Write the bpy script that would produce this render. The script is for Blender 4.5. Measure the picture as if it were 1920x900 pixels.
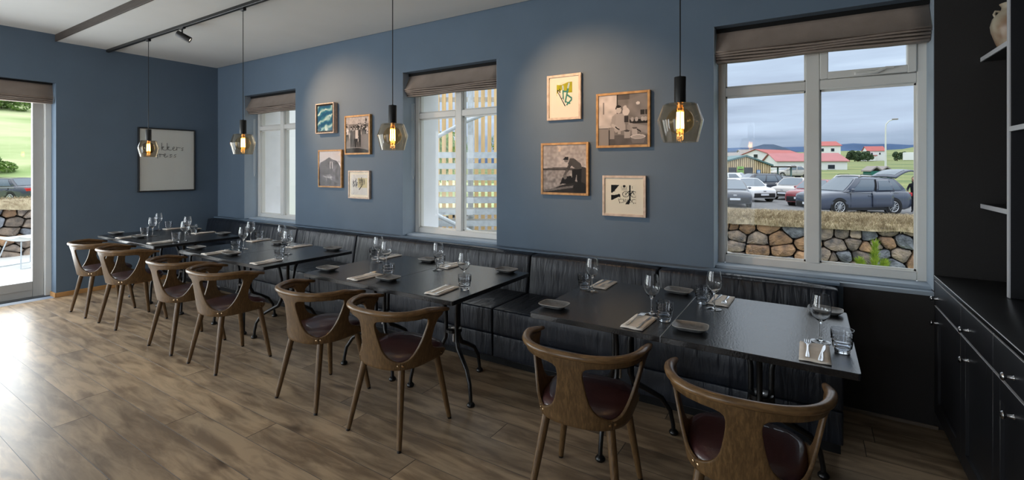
import bpy, bmesh, math, random
import numpy as np
from mathutils import Vector, Matrix, noise
random.seed(7)
PI = math.pi
for _o in list(bpy.data.objects):
    bpy.data.objects.remove(_o)
scene = bpy.context.scene
COL = scene.collection

# ---------------------------------------------------------------- camera
cam_data = bpy.data.cameras.new('camera')
cam = bpy.data.objects.new('camera', cam_data)
COL.objects.link(cam)
cam.location = (7.783, -3.8, 1.58)
cam.rotation_euler = (PI/2, 0, math.radians(32.22))
cam_data.sensor_fit = 'HORIZONTAL'
cam_data.sensor_width = 36
cam_data.lens = 36*891/1920
cam_data.shift_y = -(450-314.4)/1920
cam_data.clip_start = 0.05
cam_data.clip_end = 9000
scene.camera = cam

# ---------------------------------------------------------------- exposure
vs = scene.view_settings
vs.view_transform = 'Standard'
vs.look = 'None'
vs.exposure = 0.0
vs.gamma = 1.0
vs.use_curve_mapping = False

# ---------------------------------------------------------------- overcast sky
world = bpy.data.worlds.new('overcast_sky')
scene.world = world
world.use_nodes = True
wn = world.node_tree; wn.nodes.clear()
def wnode(t, **k):
    n = wn.nodes.new(t)
    for a, v in k.items(): setattr(n, a, v)
    return n
w_tc = wnode('ShaderNodeTexCoord')
w_sep = wnode('ShaderNodeSeparateXYZ')
wn.links.new(w_tc.outputs['Generated'], w_sep.inputs[0])
w_map = wnode('ShaderNodeMapping')
w_map.inputs['Scale'].default_value = (1.6, 1.6, 15.0)
wn.links.new(w_tc.outputs['Generated'], w_map.inputs['Vector'])
w_no = wnode('ShaderNodeTexNoise')
w_no.inputs['Scale'].default_value = 1.5
w_no.inputs['Detail'].default_value = 5.0
w_no.inputs['Roughness'].default_value = 0.55
wn.links.new(w_map.outputs[0], w_no.inputs['Vector'])
w_m1 = wnode('ShaderNodeMath', operation='MULTIPLY_ADD')
wn.links.new(w_no.outputs['Fac'], w_m1.inputs[0])
w_m1.inputs[1].default_value = 0.40
w_m1.inputs[2].default_value = -0.20
w_m2 = wnode('ShaderNodeMath', operation='ADD')
wn.links.new(w_sep.outputs['Z'], w_m2.inputs[0])
wn.links.new(w_m1.outputs[0], w_m2.inputs[1])
w_cr = wnode('ShaderNodeValToRGB')
wn.links.new(w_m2.outputs[0], w_cr.inputs[0])
_e = w_cr.color_ramp.elements
_e[0].position = 0.0; _e[0].color = (0.22, 0.28, 0.39, 1)
_e[1].position = 1.0; _e[1].color = (1.42, 1.50, 1.58, 1)
for _p, _c in ((0.045, (0.27, 0.34, 0.45)), (0.08, (0.33, 0.40, 0.52)), (0.15, (0.40, 0.49, 0.62)), (0.23, (0.58, 0.68, 0.80)), (0.33, (0.78, 0.86, 0.95))):
    _k = w_cr.color_ramp.elements.new(_p); _k.color = (*_c, 1)
w_bg = wnode('ShaderNodeBackground')
w_bg.inputs['Strength'].default_value = 1.55
wn.links.new(w_cr.outputs[0], w_bg.inputs[0])
w_out = wnode('ShaderNodeOutputWorld')
wn.links.new(w_bg.outputs[0], w_out.inputs[0])

# ---------------------------------------------------------------- large lights: door daylight and added fill from unseen openings
def area_light(name, loc, rot, sx, sy, watts, color):
    d = bpy.data.lights.new(name, 'AREA'); d.shape = 'RECTANGLE'
    d.size = sx; d.size_y = sy; d.energy = watts; d.color = color
    o = bpy.data.objects.new(name, d); COL.objects.link(o)
    o.location = loc; o.rotation_euler = rot
    return o
DAY = (0.86, 0.93, 1.0)
area_light('front_fill_light', (5.85, -7.08, 1.45), (PI/2, 0, 0), 1.8, 2.2, 40, DAY)      # added fill from unseen openings behind the camera
area_light('front_fill_light', (0.95, -7.08, 1.45), (PI/2, 0, 0), 1.5, 2.2, 110, DAY)
area_light('left_daylight_fill', (-0.75, -2.95, 1.35), (0, -PI/2, 0), 2.3, 2.0, 105, (0.93, 0.97, 1.0))      # glazed door in the left wall
area_light('left_daylight_fill', (-0.30, -5.55, 1.35), (0, -PI/2, 0), 2.3, 1.9, 85, (0.93, 0.97, 1.0))  # added fill in an unseen opening farther along the left wall

# ---------------------------------------------------------------- helpers
def lin(c):
    return tuple(((v/255)/12.92 if v/255 <= 0.04045 else ((v/255+0.055)/1.055)**2.4) for v in c)

def mat(name, rgb, rough=0.5, metal=0.0, var=0.0, scale=8.0, stretch=(1, 1, 1), bump=0.0, bscale=None, spec=0.5, coat=0.0, second=None, detail=4.0, rand=0.0, bdist=0.01):
    """principled material: colour varied by procedural noise in object space, noise bump"""
    m = bpy.data.materials.new(name); m.use_nodes = True
    nt = m.node_tree; b = nt.nodes['Principled BSDF']
    c = lin(rgb)
    b.inputs['Base Color'].default_value = (*c, 1)
    b.inputs['Roughness'].default_value = rough
    b.inputs['Metallic'].default_value = metal
    b.inputs['Specular IOR Level'].default_value = spec
    b.inputs['Coat Weight'].default_value = coat
    m.diffuse_color = (*c, 1)
    if var or bump or second or rand:
        tc = nt.nodes.new('ShaderNodeTexCoord'); mp = nt.nodes.new('ShaderNodeMapping')
        mp.inputs['Scale'].default_value = stretch
        src = tc.outputs['Object']
        if rand:
            oi = nt.nodes.new('ShaderNodeObjectInfo')
            sc_ = nt.nodes.new('ShaderNodeVectorMath'); sc_.operation = 'MULTIPLY_ADD'
            nt.links.new(oi.outputs['Random'], sc_.inputs[0])
            sc_.inputs[1].default_value = (37, 53, 71)
            nt.links.new(src, sc_.inputs[2]); src = sc_.outputs[0]
        nt.links.new(src, mp.inputs['Vector'])
        n1 = nt.nodes.new('ShaderNodeTexNoise'); n1.inputs['Scale'].default_value = scale; n1.inputs['Detail'].default_value = detail
        nt.links.new(mp.outputs[0], n1.inputs['Vector'])
        if var or second:
            r = nt.nodes.new('ShaderNodeValToRGB')
            e = r.color_ramp.elements
            d = lin(second) if second else tuple(max(0, v*(1-var)) for v in c)
            u = c if second else tuple(min(1, v*(1+var)) for v in c)
            e[0].position = 0.33; e[0].color = (*d, 1)
            e[1].position = 0.67; e[1].color = (*u, 1)
            nt.links.new(n1.outputs['Fac'], r.inputs[0])
            outc = r.outputs[0]
            if rand:
                hs = nt.nodes.new('ShaderNodeHueSaturation')
                mr = nt.nodes.new('ShaderNodeMapRange')
                mr.inputs['To Min'].default_value = 1-rand; mr.inputs['To Max'].default_value = 1+rand
                nt.links.new(oi.outputs['Random'], mr.inputs['Value'])
                nt.links.new(mr.outputs[0], hs.inputs['Value'])
                nt.links.new(outc, hs.inputs['Color']); outc = hs.outputs[0]
            nt.links.new(outc, b.inputs['Base Color'])
        if bump:
            n2 = nt.nodes.new('ShaderNodeTexNoise'); n2.inputs['Scale'].default_value = bscale or scale; n2.inputs['Detail'].default_value = 3
            nt.links.new(mp.outputs[0], n2.inputs['Vector'])
            bp = nt.nodes.new('ShaderNodeBump'); bp.inputs['Strength'].default_value = bump; bp.inputs['Distance'].default_value = bdist
            nt.links.new(n2.outputs['Fac'], bp.inputs['Height']); nt.links.new(bp.outputs[0], b.inputs['Normal'])
    return m

def glass(name, tint=(1, 1, 1), boost=1.0, rough=0.01, ior=1.5):
    """thin clear glass: transparent with a Fresnel reflection, so that daylight passes through it"""
    m = bpy.data.materials.new(name); m.use_nodes = True
    nt = m.node_tree; nt.nodes.clear()
    t = nt.nodes.new('ShaderNodeBsdfTransparent'); t.inputs[0].default_value = (*tint, 1)
    g = nt.nodes.new('ShaderNodeBsdfGlossy'); g.inputs['Roughness'].default_value = rough
    f = nt.nodes.new('ShaderNodeLayerWeight'); f.inputs['Blend'].default_value = 0.5
    pw = nt.nodes.new('ShaderNodeMath'); pw.operation = 'POWER'; pw.inputs[1].default_value = 4.0     # Schlick's rule, the same from both sides
    nt.links.new(f.outputs['Facing'], pw.inputs[0])
    mu = nt.nodes.new('ShaderNodeMath'); mu.operation = 'MULTIPLY_ADD'; mu.use_clamp = True; mu.inputs[1].default_value = 0.8*boost; mu.inputs[2].default_value = 0.03*boost
    mx = nt.nodes.new('ShaderNodeMixShader'); o = nt.nodes.new('ShaderNodeOutputMaterial')
    nt.links.new(pw.outputs[0], mu.inputs[0]); nt.links.new(mu.outputs[0], mx.inputs[0])
    nt.links.new(t.outputs[0], mx.inputs[1]); nt.links.new(g.outputs[0], mx.inputs[2]); nt.links.new(mx.outputs[0], o.inputs[0])
    return m

def emit(name, rgb, strength):
    m = bpy.data.materials.new(name); m.use_nodes = True
    b = m.node_tree.nodes['Principled BSDF']
    b.inputs['Base Color'].default_value = (0.8, 0.7, 0.5, 1)
    b.inputs['Emission Color'].default_value = (*rgb, 1); b.inputs['Emission Strength'].default_value = strength
    return m

def vcol_mat(name, rough=0.6):
    m = bpy.data.materials.new(name); m.use_nodes = True
    nt = m.node_tree; a = nt.nodes.new('ShaderNodeVertexColor'); a.layer_name = 'print'
    nt.links.new(a.outputs[0], nt.nodes['Principled BSDF'].inputs['Base Color'])
    nt.nodes['Principled BSDF'].inputs['Specular IOR Level'].default_value = 0.1
    nt.nodes['Principled BSDF'].inputs['Roughness'].default_value = rough
    return m

class MB:
    """collects vertices and faces, then links them as one mesh object"""
    def __init__(s): s.v = []; s.f = []
    def add(s, vs_, fs_, M=None):
        n = len(s.v)
        for p in vs_:
            p = Vector(p)
            s.v.append(tuple(M @ p) if M else tuple(p))
        s.f += [tuple(i+n for i in f) for f in fs_]
        return s
    def box(s, x0, x1, y0, y1, z0, z1, b=0.0, seg=1, M=None):
        if b <= 0:
            return s.add([(x0, y0, z0), (x1, y0, z0), (x1, y1, z0), (x0, y1, z0), (x0, y0, z1), (x1, y0, z1), (x1, y1, z1), (x0, y1, z1)],
                         [(0, 3, 2, 1), (4, 5, 6, 7), (0, 1, 5, 4), (1, 2, 6, 5), (2, 3, 7, 6), (3, 0, 4, 7)], M)
        bm = bmesh.new(); bmesh.ops.create_cube(bm, size=1)
        for v in bm.verts:
            v.co = ((x0+x1)/2+v.co.x*(x1-x0), (y0+y1)/2+v.co.y*(y1-y0), (z0+z1)/2+v.co.z*(z1-z0))
        bmesh.ops.bevel(bm, geom=bm.edges[:], offset=min(b, 0.49*min(x1-x0, y1-y0, z1-z0)), segments=seg, profile=0.5, affect='EDGES')
        return s.bm(bm, M)
    def bm(s, bm, M=None):
        bm.verts.index_update()
        s.add([v.co[:] for v in bm.verts], [[v.index for v in f.verts] for f in bm.faces], M); bm.free(); return s
    def tube(s, pts, r, n=10, cap=True, flat=1.0, M=None, closed=False):
        """swept round bar; r number or list"""
        pts = [Vector(p) for p in pts]; k = len(pts)
        rr = r if isinstance(r, (list, tuple)) else [r]*k
        V = []; F = []; up = None
        for i, p in enumerate(pts):
            a = pts[i-1] if (i > 0 or closed) else p
            c = pts[(i+1) % k] if (i < k-1 or closed) else p
            t = (c-a).normalized()
            if up is None:
                up = Vector((0, 0, 1)) if abs(t.z) < 0.9 else Vector((0, 1, 0))
            sd = t.cross(up)
            if sd.length < 1e-5: sd = t.cross(Vector((1, 0, 0)))
            sd.normalize(); up = sd.cross(t).normalized()
            for j in range(n):
                w = 2*PI*j/n
                V.append(p+sd*math.cos(w)*rr[i]+up*math.sin(w)*rr[i]*flat)
        for i in range(k if closed else k-1):
            i2 = (i+1) % k
            for j in range(n):
                j2 = (j+1) % n
                F.append((i*n+j, i*n+j2, i2*n+j2, i2*n+j))
        if cap and not closed:
            F.append(tuple(range(n-1, -1, -1))); F.append(tuple((k-1)*n+j for j in range(n)))
        return s.add(V, F, M)
    def lathe(s, prof, n=20, M=None, cap=False):
        V = []; F = []
        for r, z in prof:
            for j in range(n):
                w = 2*PI*j/n; V.append((r*math.cos(w), r*math.sin(w), z))
        for i in range(len(prof)-1):
            for j in range(n):
                j2 = (j+1) % n; F.append((i*n+j, i*n+j2, (i+1)*n+j2, (i+1)*n+j))
        if cap:
            F.append(tuple(range(n-1, -1, -1))); F.append(tuple((len(prof)-1)*n+j for j in range(n)))
        return s.add(V, F, M)
    def prism(s, poly, h0, h1, axis='z', M=None):
        k = len(poly)
        def P3(a, b, h): return {'z': (a, b, h), 'y': (a, h, b), 'x': (h, a, b)}[axis]
        V = [P3(a, b, h0) for a, b in poly]+[P3(a, b, h1) for a, b in poly]
        F = [tuple(range(k-1, -1, -1)), tuple(range(k, 2*k))]+[(i, (i+1) % k, k+(i+1) % k, k+i) for i in range(k)]
        return s.add(V, F, M)
    def grid(s, fn, nu, nv, M=None):
        V = [fn(i/nu, j/nv) for j in range(nv+1) for i in range(nu+1)]
        F = [(j*(nu+1)+i, j*(nu+1)+i+1, (j+1)*(nu+1)+i+1, (j+1)*(nu+1)+i) for j in range(nv) for i in range(nu)]
        return s.add(V, F, M)
    def ball(s, c, r, n=10, M=None, sq=(1, 1, 1)):
        k = max(4, n//2)
        prof = [(max(1e-4, math.sin(PI*i/k)), -math.cos(PI*i/k)) for i in range(k+1)]
        m2 = Matrix.Translation(c) @ Matrix.Diagonal((r*sq[0], r*sq[1], r*sq[2], 1))
        return s.lathe(prof, n, (M @ m2) if M else m2)
    def build(s, name, material, parent=None, loc=None, rot=None, smooth=None, fix=True):
        me = bpy.data.meshes.new(name)
        me.from_pydata(s.v, [], s.f)
        if fix:
            bm = bmesh.new(); bm.from_mesh(me)
            bmesh.ops.remove_doubles(bm, verts=bm.verts[:], dist=1e-5)
            bmesh.ops.recalc_face_normals(bm, faces=bm.faces[:])
            bm.to_mesh(me); bm.free()
        if material: me.materials.append(material)
        if smooth is not None:
            for p in me.polygons: p.use_smooth = True
            me.set_sharp_from_angle(angle=math.radians(smooth))
        me.update()
        o = bpy.data.objects.new(name, me); COL.objects.link(o)
        if loc: o.location = loc
        if rot: o.rotation_euler = rot
        if parent: o.parent = parent
        return o

def tag(o, label, cat, group=None):
    o['label'] = label; o['category'] = cat
    if group: o['group'] = group
    return o
def root(name, loc=(0, 0, 0), rz=0.0):
    o = bpy.data.objects.new(name, None); COL.objects.link(o)
    o.location = loc; o.rotation_euler = (0, 0, rz); o.empty_display_size = 0.1
    return o
def struct(o):
    o['kind'] = 'structure'; return o
def copy_tree(o, parent=None):
    c = o.copy(); COL.objects.link(c)
    if parent: c.parent = parent
    for ch in list(o.children): copy_tree(ch, c)
    return c
def superell(a, b, n, t):
    c, s_ = math.cos(t), math.sin(t)
    return a*math.copysign(abs(c)**(2/n), c), b*math.copysign(abs(s_)**(2/n), s_)

# ---------------------------------------------------------------- materials
M_wall = mat('blue_grey_wall_paint', (96, 114, 132), 0.75, var=0.03, scale=3, bump=0.03, bscale=220)
M_reveal = mat('sky_sheen_reveal_paint', (158, 172, 186), 0.6, var=0.02, scale=4)  # paler than the wall: sky sheen on the reveals put into the colour
M_dark_wall = mat('charcoal_grained_wall', (37, 35, 35), 0.7, var=0.12, scale=160, bump=0.15, bscale=260)  # one dark grained tone for the lower, right-hand and side walls
M_ceil = mat('white_ceiling_paint', (214, 216, 214), 0.9, var=0.02, scale=2)
M_beam = mat('dark_brown_timber', (66, 58, 52), 0.6, var=0.25, scale=4, stretch=(1, 12, 12))
M_black = mat('black_powder_coat', (18, 18, 19), 0.35)
M_iron = mat('black_cast_iron', (16, 16, 17), 0.3, bump=0.05, bscale=60)
M_gap = mat('black_shadow_gap', (8, 8, 9), 0.9)
M_white = mat('white_window_paint', (226, 226, 222), 0.35, var=0.02, scale=5)
M_ext_white = mat('white_outside_render', (244, 246, 250), 0.8, var=0.03, scale=6, bump=0.1, bscale=80)
M_door = mat('pale_grey_door_paint', (190, 190, 188), 0.4, var=0.02)
M_grey_metal = mat('grey_threshold_metal', (120, 124, 128), 0.35, metal=0.8)
M_base = mat('light_oak_skirting', (190, 142, 88), 0.5, var=0.15, scale=5, stretch=(1, 1, 14))
M_base2 = mat('grey_oak_skirting', (112, 100, 88), 0.5, var=0.15, scale=5, stretch=(1, 14, 14))
M_pane = glass('window_pane_glass', (0.985, 0.99, 0.985), 0.45)
M_blind = mat('taupe_velvet_blind', (150, 136, 126), 0.85, var=0.10, scale=6, bump=0.2, bscale=300)
M_leather = None
# ---------------------------------------------------------------- wood and leather materials
def wood(name, dark, light, stretch, scale=3.0, rough=0.4, rand=0.12, knots=False, ring=9.0, bump=0.08):
    m = bpy.data.materials.new(name); m.use_nodes = True
    nt = m.node_tree; b = nt.nodes['Principled BSDF']; L = nt.links
    tc = nt.nodes.new('ShaderNodeTexCoord'); oi = nt.nodes.new('ShaderNodeObjectInfo')
    ad = nt.nodes.new('ShaderNodeVectorMath'); ad.operation = 'MULTIPLY_ADD'; ad.inputs[1].default_value = (41, 57, 23)
    L.new(oi.outputs['Random'], ad.inputs[0]); L.new(tc.outputs['Object'], ad.inputs[2])
    mp = nt.nodes.new('ShaderNodeMapping'); mp.inputs['Scale'].default_value = stretch; L.new(ad.outputs[0], mp.inputs['Vector'])
    n1 = nt.nodes.new('ShaderNodeTexNoise'); n1.inputs['Scale'].default_value = scale; n1.inputs['Detail'].default_value = 6; n1.inputs['Roughness'].default_value = 0.62; n1.inputs['Distortion'].default_value = 0.6
    L.new(mp.outputs[0], n1.inputs['Vector'])
    # growth rings: bands of a large soft noise
    n2 = nt.nodes.new('ShaderNodeTexNoise'); n2.inputs['Scale'].default_value = scale*0.35; n2.inputs['Detail'].default_value = 1.5
    L.new(mp.outputs[0], n2.inputs['Vector'])
    mu = nt.nodes.new('ShaderNodeMath'); mu.operation = 'MULTIPLY'; mu.inputs[1].default_value = ring*6; L.new(n2.outputs['Fac'], mu.inputs[0])
    sn = nt.nodes.new('ShaderNodeMath'); sn.operation = 'SINE'; L.new(mu.outputs[0], sn.inputs[0])
    ma = nt.nodes.new('ShaderNodeMath'); ma.operation = 'MULTIPLY_ADD'; ma.inputs[1].default_value = 0.09; L.new(sn.outputs[0], ma.inputs[0]); L.new(n1.outputs['Fac'], ma.inputs[2])
    cr = nt.nodes.new('ShaderNodeValToRGB'); e = cr.color_ramp.elements
    e[0].position = 0.34; e[0].color = (*lin(dark), 1); e[1].position = 0.64; e[1].color = (*lin(light), 1)
    L.new(ma.outputs[0], cr.inputs[0]); col = cr.outputs[0]
    if knots:
        n3 = nt.nodes.new('ShaderNodeTexNoise'); n3.inputs['Scale'].default_value = 3.4; n3.inputs['Detail'].default_value = 2
        m3 = nt.nodes.new('ShaderNodeMapping'); m3.inputs['Scale'].default_value = (0.7, 1.6, 1); L.new(ad.outputs[0], m3.inputs['Vector']); L.new(m3.outputs[0], n3.inputs['Vector'])
        c3 = nt.nodes.new('ShaderNodeValToRGB'); c3.color_ramp.elements[0].position = 0.66; c3.color_ramp.elements[0].color = (1, 1, 1, 1)
        c3.color_ramp.elements[1].position = 0.78; c3.color_ramp.elements[1].color = (0.30, 0.27, 0.26, 1); L.new(n3.outputs['Fac'], c3.inputs[0])
        n4 = nt.nodes.new('ShaderNodeTexNoise'); n4.inputs['Scale'].default_value = 1.1; n4.inputs['Detail'].default_value = 3; L.new(ad.outputs[0], n4.inputs['Vector'])
        c4 = nt.nodes.new('ShaderNodeValToRGB'); c4.color_ramp.elements[0].position = 0.35; c4.color_ramp.elements[0].color = (0.80, 0.79, 0.80, 1); c4.color_ramp.elements[1].position = 0.65; c4.color_ramp.elements[1].color = (1.08, 1.04, 1.0, 1); L.new(n4.outputs['Fac'], c4.inputs[0])
        for src in (c3.outputs[0], c4.outputs[0]):
            mx = nt.nodes.new('ShaderNodeMix'); mx.data_type = 'RGBA'; mx.blend_type = 'MULTIPLY'; mx.inputs['Factor'].default_value = 1.0
            L.new(col, mx.inputs[6]); L.new(src, mx.inputs[7]); col = mx.outputs[2]
        # dirt in the joints along the edges of each plank
        sp = nt.nodes.new('ShaderNodeSeparateXYZ'); L.new(tc.outputs['Generated'], sp.inputs[0]); last = None
        for ax, th in (('X', 0.4992), ('Y', 0.4925)):
            sb = nt.nodes.new('ShaderNodeMath'); sb.operation = 'SUBTRACT'; sb.inputs[1].default_value = 0.5; L.new(sp.outputs[ax], sb.inputs[0])
            ab = nt.nodes.new('ShaderNodeMath'); ab.operation = 'ABSOLUTE'; L.new(sb.outputs[0], ab.inputs[0])
            gt = nt.nodes.new('ShaderNodeMath'); gt.operation = 'GREATER_THAN'; gt.inputs[1].default_value = th; L.new(ab.outputs[0], gt.inputs[0])
            mx = nt.nodes.new('ShaderNodeMix'); mx.data_type = 'RGBA'; mx.inputs[7].default_value = (0.10, 0.083, 0.07, 1)
            L.new(gt.outputs[0], mx.inputs['Factor']); L.new(col, mx.inputs[6]); col = mx.outputs[2]
    hs = nt.nodes.new('ShaderNodeHueSaturation'); mr = nt.nodes.new('ShaderNodeMapRange')
    mr.inputs['To Min'].default_value = 1-rand; mr.inputs['To Max'].default_value = 1+rand
    L.new(oi.outputs['Random'], mr.inputs['Value']); L.new(mr.outputs[0], hs.inputs['Value']); L.new(col, hs.inputs['Color'])
    L.new(hs.outputs[0], b.inputs['Base Color'])
    b.inputs['Roughness'].default_value = rough
    bp = nt.nodes.new('ShaderNodeBump'); bp.inputs['Strength'].default_value = bump; bp.inputs['Distance'].default_value = 0.004
    L.new(ma.outputs[0], bp.inputs['Height']); L.new(bp.outputs[0], b.inputs['Normal'])
    return m
M_floor = wood('smoked_oak_floor', (136, 116, 94), (188, 165, 136), (1.3, 7, 7), 2.4, 0.33, 0.15, True, 4.0, 0.08)
M_chairwood = wood('smoked_oak_chair', (86, 64, 39), (118, 90, 57), (60, 60, 5), 2.2, 0.36, 0.05, False, 1.5, 0.05)
M_railwood = wood('smoked_oak_rail', (94, 70, 44), (128, 98, 64), (8, 14, 60), 2.0, 0.28, 0.05, False, 3.0, 0.04)
M_frameoak = wood('oak_picture_frame', (168, 124, 70), (198, 154, 96), (5, 5, 5), 3.0, 0.45, 0.05)
M_framepale = wood('pale_ash_picture_frame', (188, 168, 150), (214, 196, 180), (5, 5, 5), 3.0, 0.45, 0.03)
M_burgundy = mat('burgundy_leather', (64, 34, 36), 0.38, var=0.10, scale=12, bump=0.10, bscale=160, spec=0.7, coat=0.4)
M_table = mat('black_leathered_stone_laminate', (20, 21, 24), 0.27, var=0.15, scale=120, bump=0.32, bscale=110, spec=0.9, bdist=0.004)
M_tedge = mat('seam_highlight_grey', (186, 188, 192), 0.35)  # light grey that paints in the bright reflection along the table seam
M_brass = mat('brass_screw', (214, 186, 150), 0.25, metal=1.0)
M_chrome = mat('brushed_steel', (190, 190, 192), 0.22, metal=1.0)
M_steel = mat('polished_cutlery_steel', (215, 215, 216), 0.16, metal=1.0)
M_cab = mat('satin_black_cabinet_paint', (38, 39, 43), 0.38, var=0.05, scale=20)
M_counter = mat('black_counter', (20, 20, 22), 0.32, var=0.2, scale=40)
M_edge = mat('pale_edge_and_highlight', (206, 208, 214), 0.35)  # pale shelf edges; also paints in highlights on worktop, drawers and doors
M_vase = mat('cream_speckled_glaze', (196, 188, 168), 0.3, second=(150, 120, 96), scale=9, detail=2)
M_picglass = glass('matt_picture_glass', (0.99, 0.99, 0.99), 0.12, 0.05)
def solid_glass(name, c):
    m = bpy.data.materials.new(name); m.use_nodes = True; b = m.node_tree.nodes['Principled BSDF']
    b.inputs['Base Color'].default_value = (*c, 1); b.inputs['Transmission Weight'].default_value = 1.0; b.inputs['Roughness'].default_value = 0.0; b.inputs['IOR'].default_value = 1.48
    return m
M_wineglass = solid_glass('clear_drinking_glass', (0.98, 0.99, 1.0)); M_waterglass = solid_glass('faint_grey_tumbler_glass', (0.86, 0.88, 0.91))
M_plate = mat('grey_stoneware', (112, 112, 112), 0.4, var=0.2, scale=60, bump=0.1, bscale=90)
M_platerim = mat('pale_glaze_rim', (186, 182, 174), 0.35)
M_napkin = mat('beige_paper_napkin', (238, 230, 220), 0.8, var=0.06, scale=30, bump=0.1, bscale=200)
M_shade = glass('smoke_amber_lamp_glass', (0.93, 0.88, 0.80), 1.3, 0.02)
M_bulb = glass('amber_bulb_glass', (0.97, 0.84, 0.60), 1.6, 0.02)
M_filament = emit('glowing_filament', (1.0, 0.58, 0.20), 26.0)
M_lampface = emit('lit_spot_lens', (1.0, 0.88, 0.72), 6.0)
M_paper = mat('white_poster_paper', (232, 231, 226), 0.6)
M_ink = mat('black_ink', (20, 20, 22), 0.6)
M_mount = mat('cream_picture_mount', (226, 222, 206), 0.8)
M_print = vcol_mat('printed_picture', 0.45)

def leather(name, rgb, rough):
    """leather with long vertical gathers"""
    m = mat(name, rgb, rough, var=0.18, scale=7, spec=0.45)
    nt = m.node_tree; L = nt.links; b = nt.nodes['Principled BSDF']
    tc = nt.nodes.new('ShaderNodeTexCoord')
    mp = nt.nodes.new('ShaderNodeMapping'); mp.inputs['Scale'].default_value = (1.0, 0.35, 0.16); L.new(tc.outputs['Object'], mp.inputs['Vector'])
    n = nt.nodes.new('ShaderNodeTexNoise'); n.inputs['Scale'].default_value = 17; n.inputs['Detail'].default_value = 3; n.inputs['Distortion'].default_value = 0.5
    L.new(mp.outputs[0], n.inputs['Vector'])
    n2 = nt.nodes.new('ShaderNodeTexNoise'); n2.inputs['Scale'].default_value = 180; L.new(tc.outputs['Object'], n2.inputs['Vector'])
    ad = nt.nodes.new('ShaderNodeMath'); ad.operation = 'MULTIPLY_ADD'; ad.inputs[1].default_value = 0.04; L.new(n2.outputs['Fac'], ad.inputs[0]); L.new(n.outputs['Fac'], ad.inputs[2])
    bp = nt.nodes.new('ShaderNodeBump'); bp.inputs['Strength'].default_value = 0.48; bp.inputs['Distance'].default_value = 0.03
    L.new(ad.outputs[0], bp.inputs['Height']); L.new(bp.outputs[0], b.inputs['Normal'])
    return m
M_leather = leather('black_gathered_leather', (30, 35, 44), 0.35)

# ---------------------------------------------------------------- room shell
H1, H2 = 3.12, 3.20
WX = [(0.75, 1.995), (3.957, 5.215), (7.165, 8.412)]     # window openings
WZ0, WZ1 = 0.835, 2.63
T = 0.60                                                  # outside wall thickness
# long wall with its three openings; reveals are the faces of the same masonry
def long_wall():
    a = MB()
    xs = [-0.6, WX[0][0], WX[0][1], WX[1][0], WX[1][1], WX[2][0], WX[2][1]]
    for i in range(0, 6, 2):
        a.box(xs[i], xs[i+1], 0, 0.2, 0, 3.45)
    for x0, x1 in WX:
        a.box(x0, x1, 0, 0.2, WZ1, 3.45); a.box(x0, x1, 0, 0.2, 0, WZ0-0.035)
    return a
struct(long_wall().build('wall_back', M_wall))
a = MB()
xs = [-0.6, WX[0][0], WX[0][1], WX[1][0], WX[1][1], WX[2][0], WX[2][1], 9.8]
for i in range(0, 8, 2): a.box(xs[i], xs[i+1], 0.201, T, -0.9, 3.7)
for x0, x1 in WX:
    a.box(x0, x1, 0.201, T, WZ1, 3.7); a.box(x0, x1, 0.201, T, -0.9, WZ0-0.09)
struct(a.build('wall_back_outside', M_ext_white))
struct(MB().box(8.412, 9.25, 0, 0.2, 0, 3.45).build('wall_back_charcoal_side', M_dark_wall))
struct(MB().box(7.96, 8.412, -0.006, 0.0, 0.02, 0.80).build('wall_back_charcoal_lower', M_dark_wall))
# left wall with the door opening and an added unseen one for fill light
DY0, DY1, DZ = -4.05, -1.865, 2.612
a = MB()
a.box(-0.6, 0, -1.865, 0.2, 0, 3.45); a.box(-0.6, 0, -4.55, DY0, 0, 3.45); a.box(-0.6, 0, -7.1, -6.55, 0, 3.45); a.box(-0.6, 0, -6.55, -4.55, DZ, 3.45); a.box(-0.6, 0, DY0, DY1, DZ, 3.45)
struct(a.build('wall_left', M_wall))
struct(MB().box(9.05, 9.25, -7.1, 0, 0, 3.45).build('wall_right', M_dark_wall))
a = MB()
fx = [-0.6, 0.2, 1.7, 4.95, 6.75, 9.25]
for i in range(0, 6, 2): a.box(fx[i], fx[i+1], -7.3, -7.1, 0, 3.45)
for i in (1, 3):  # unseen openings added behind the front fill lights
    a.box(fx[i], fx[i+1], -7.3, -7.1, 0, 0.35); a.box(fx[i], fx[i+1], -7.3, -7.1, 2.55, 3.45)
struct(a.build('wall_front', M_ceil))
struct(MB().box(0, 9.05, -1.86, -0.016, H1, H1+0.05).build('ceiling', M_ceil))
struct(MB().box(0, 9.05, -7.1, -1.84, H2, H2+0.05).build('ceiling_upper', M_ceil))
struct(MB().box(-0.6, 9.25, -7.3, 0.2, 3.45, 3.5).build('ceiling_slab', M_gap))
struct(MB().box(0, 9.05, -1.875, -1.86, H1-0.003, H2, 0.002).build('trim_1', M_beam))      # timber fascia on the step of the ceiling
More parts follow.
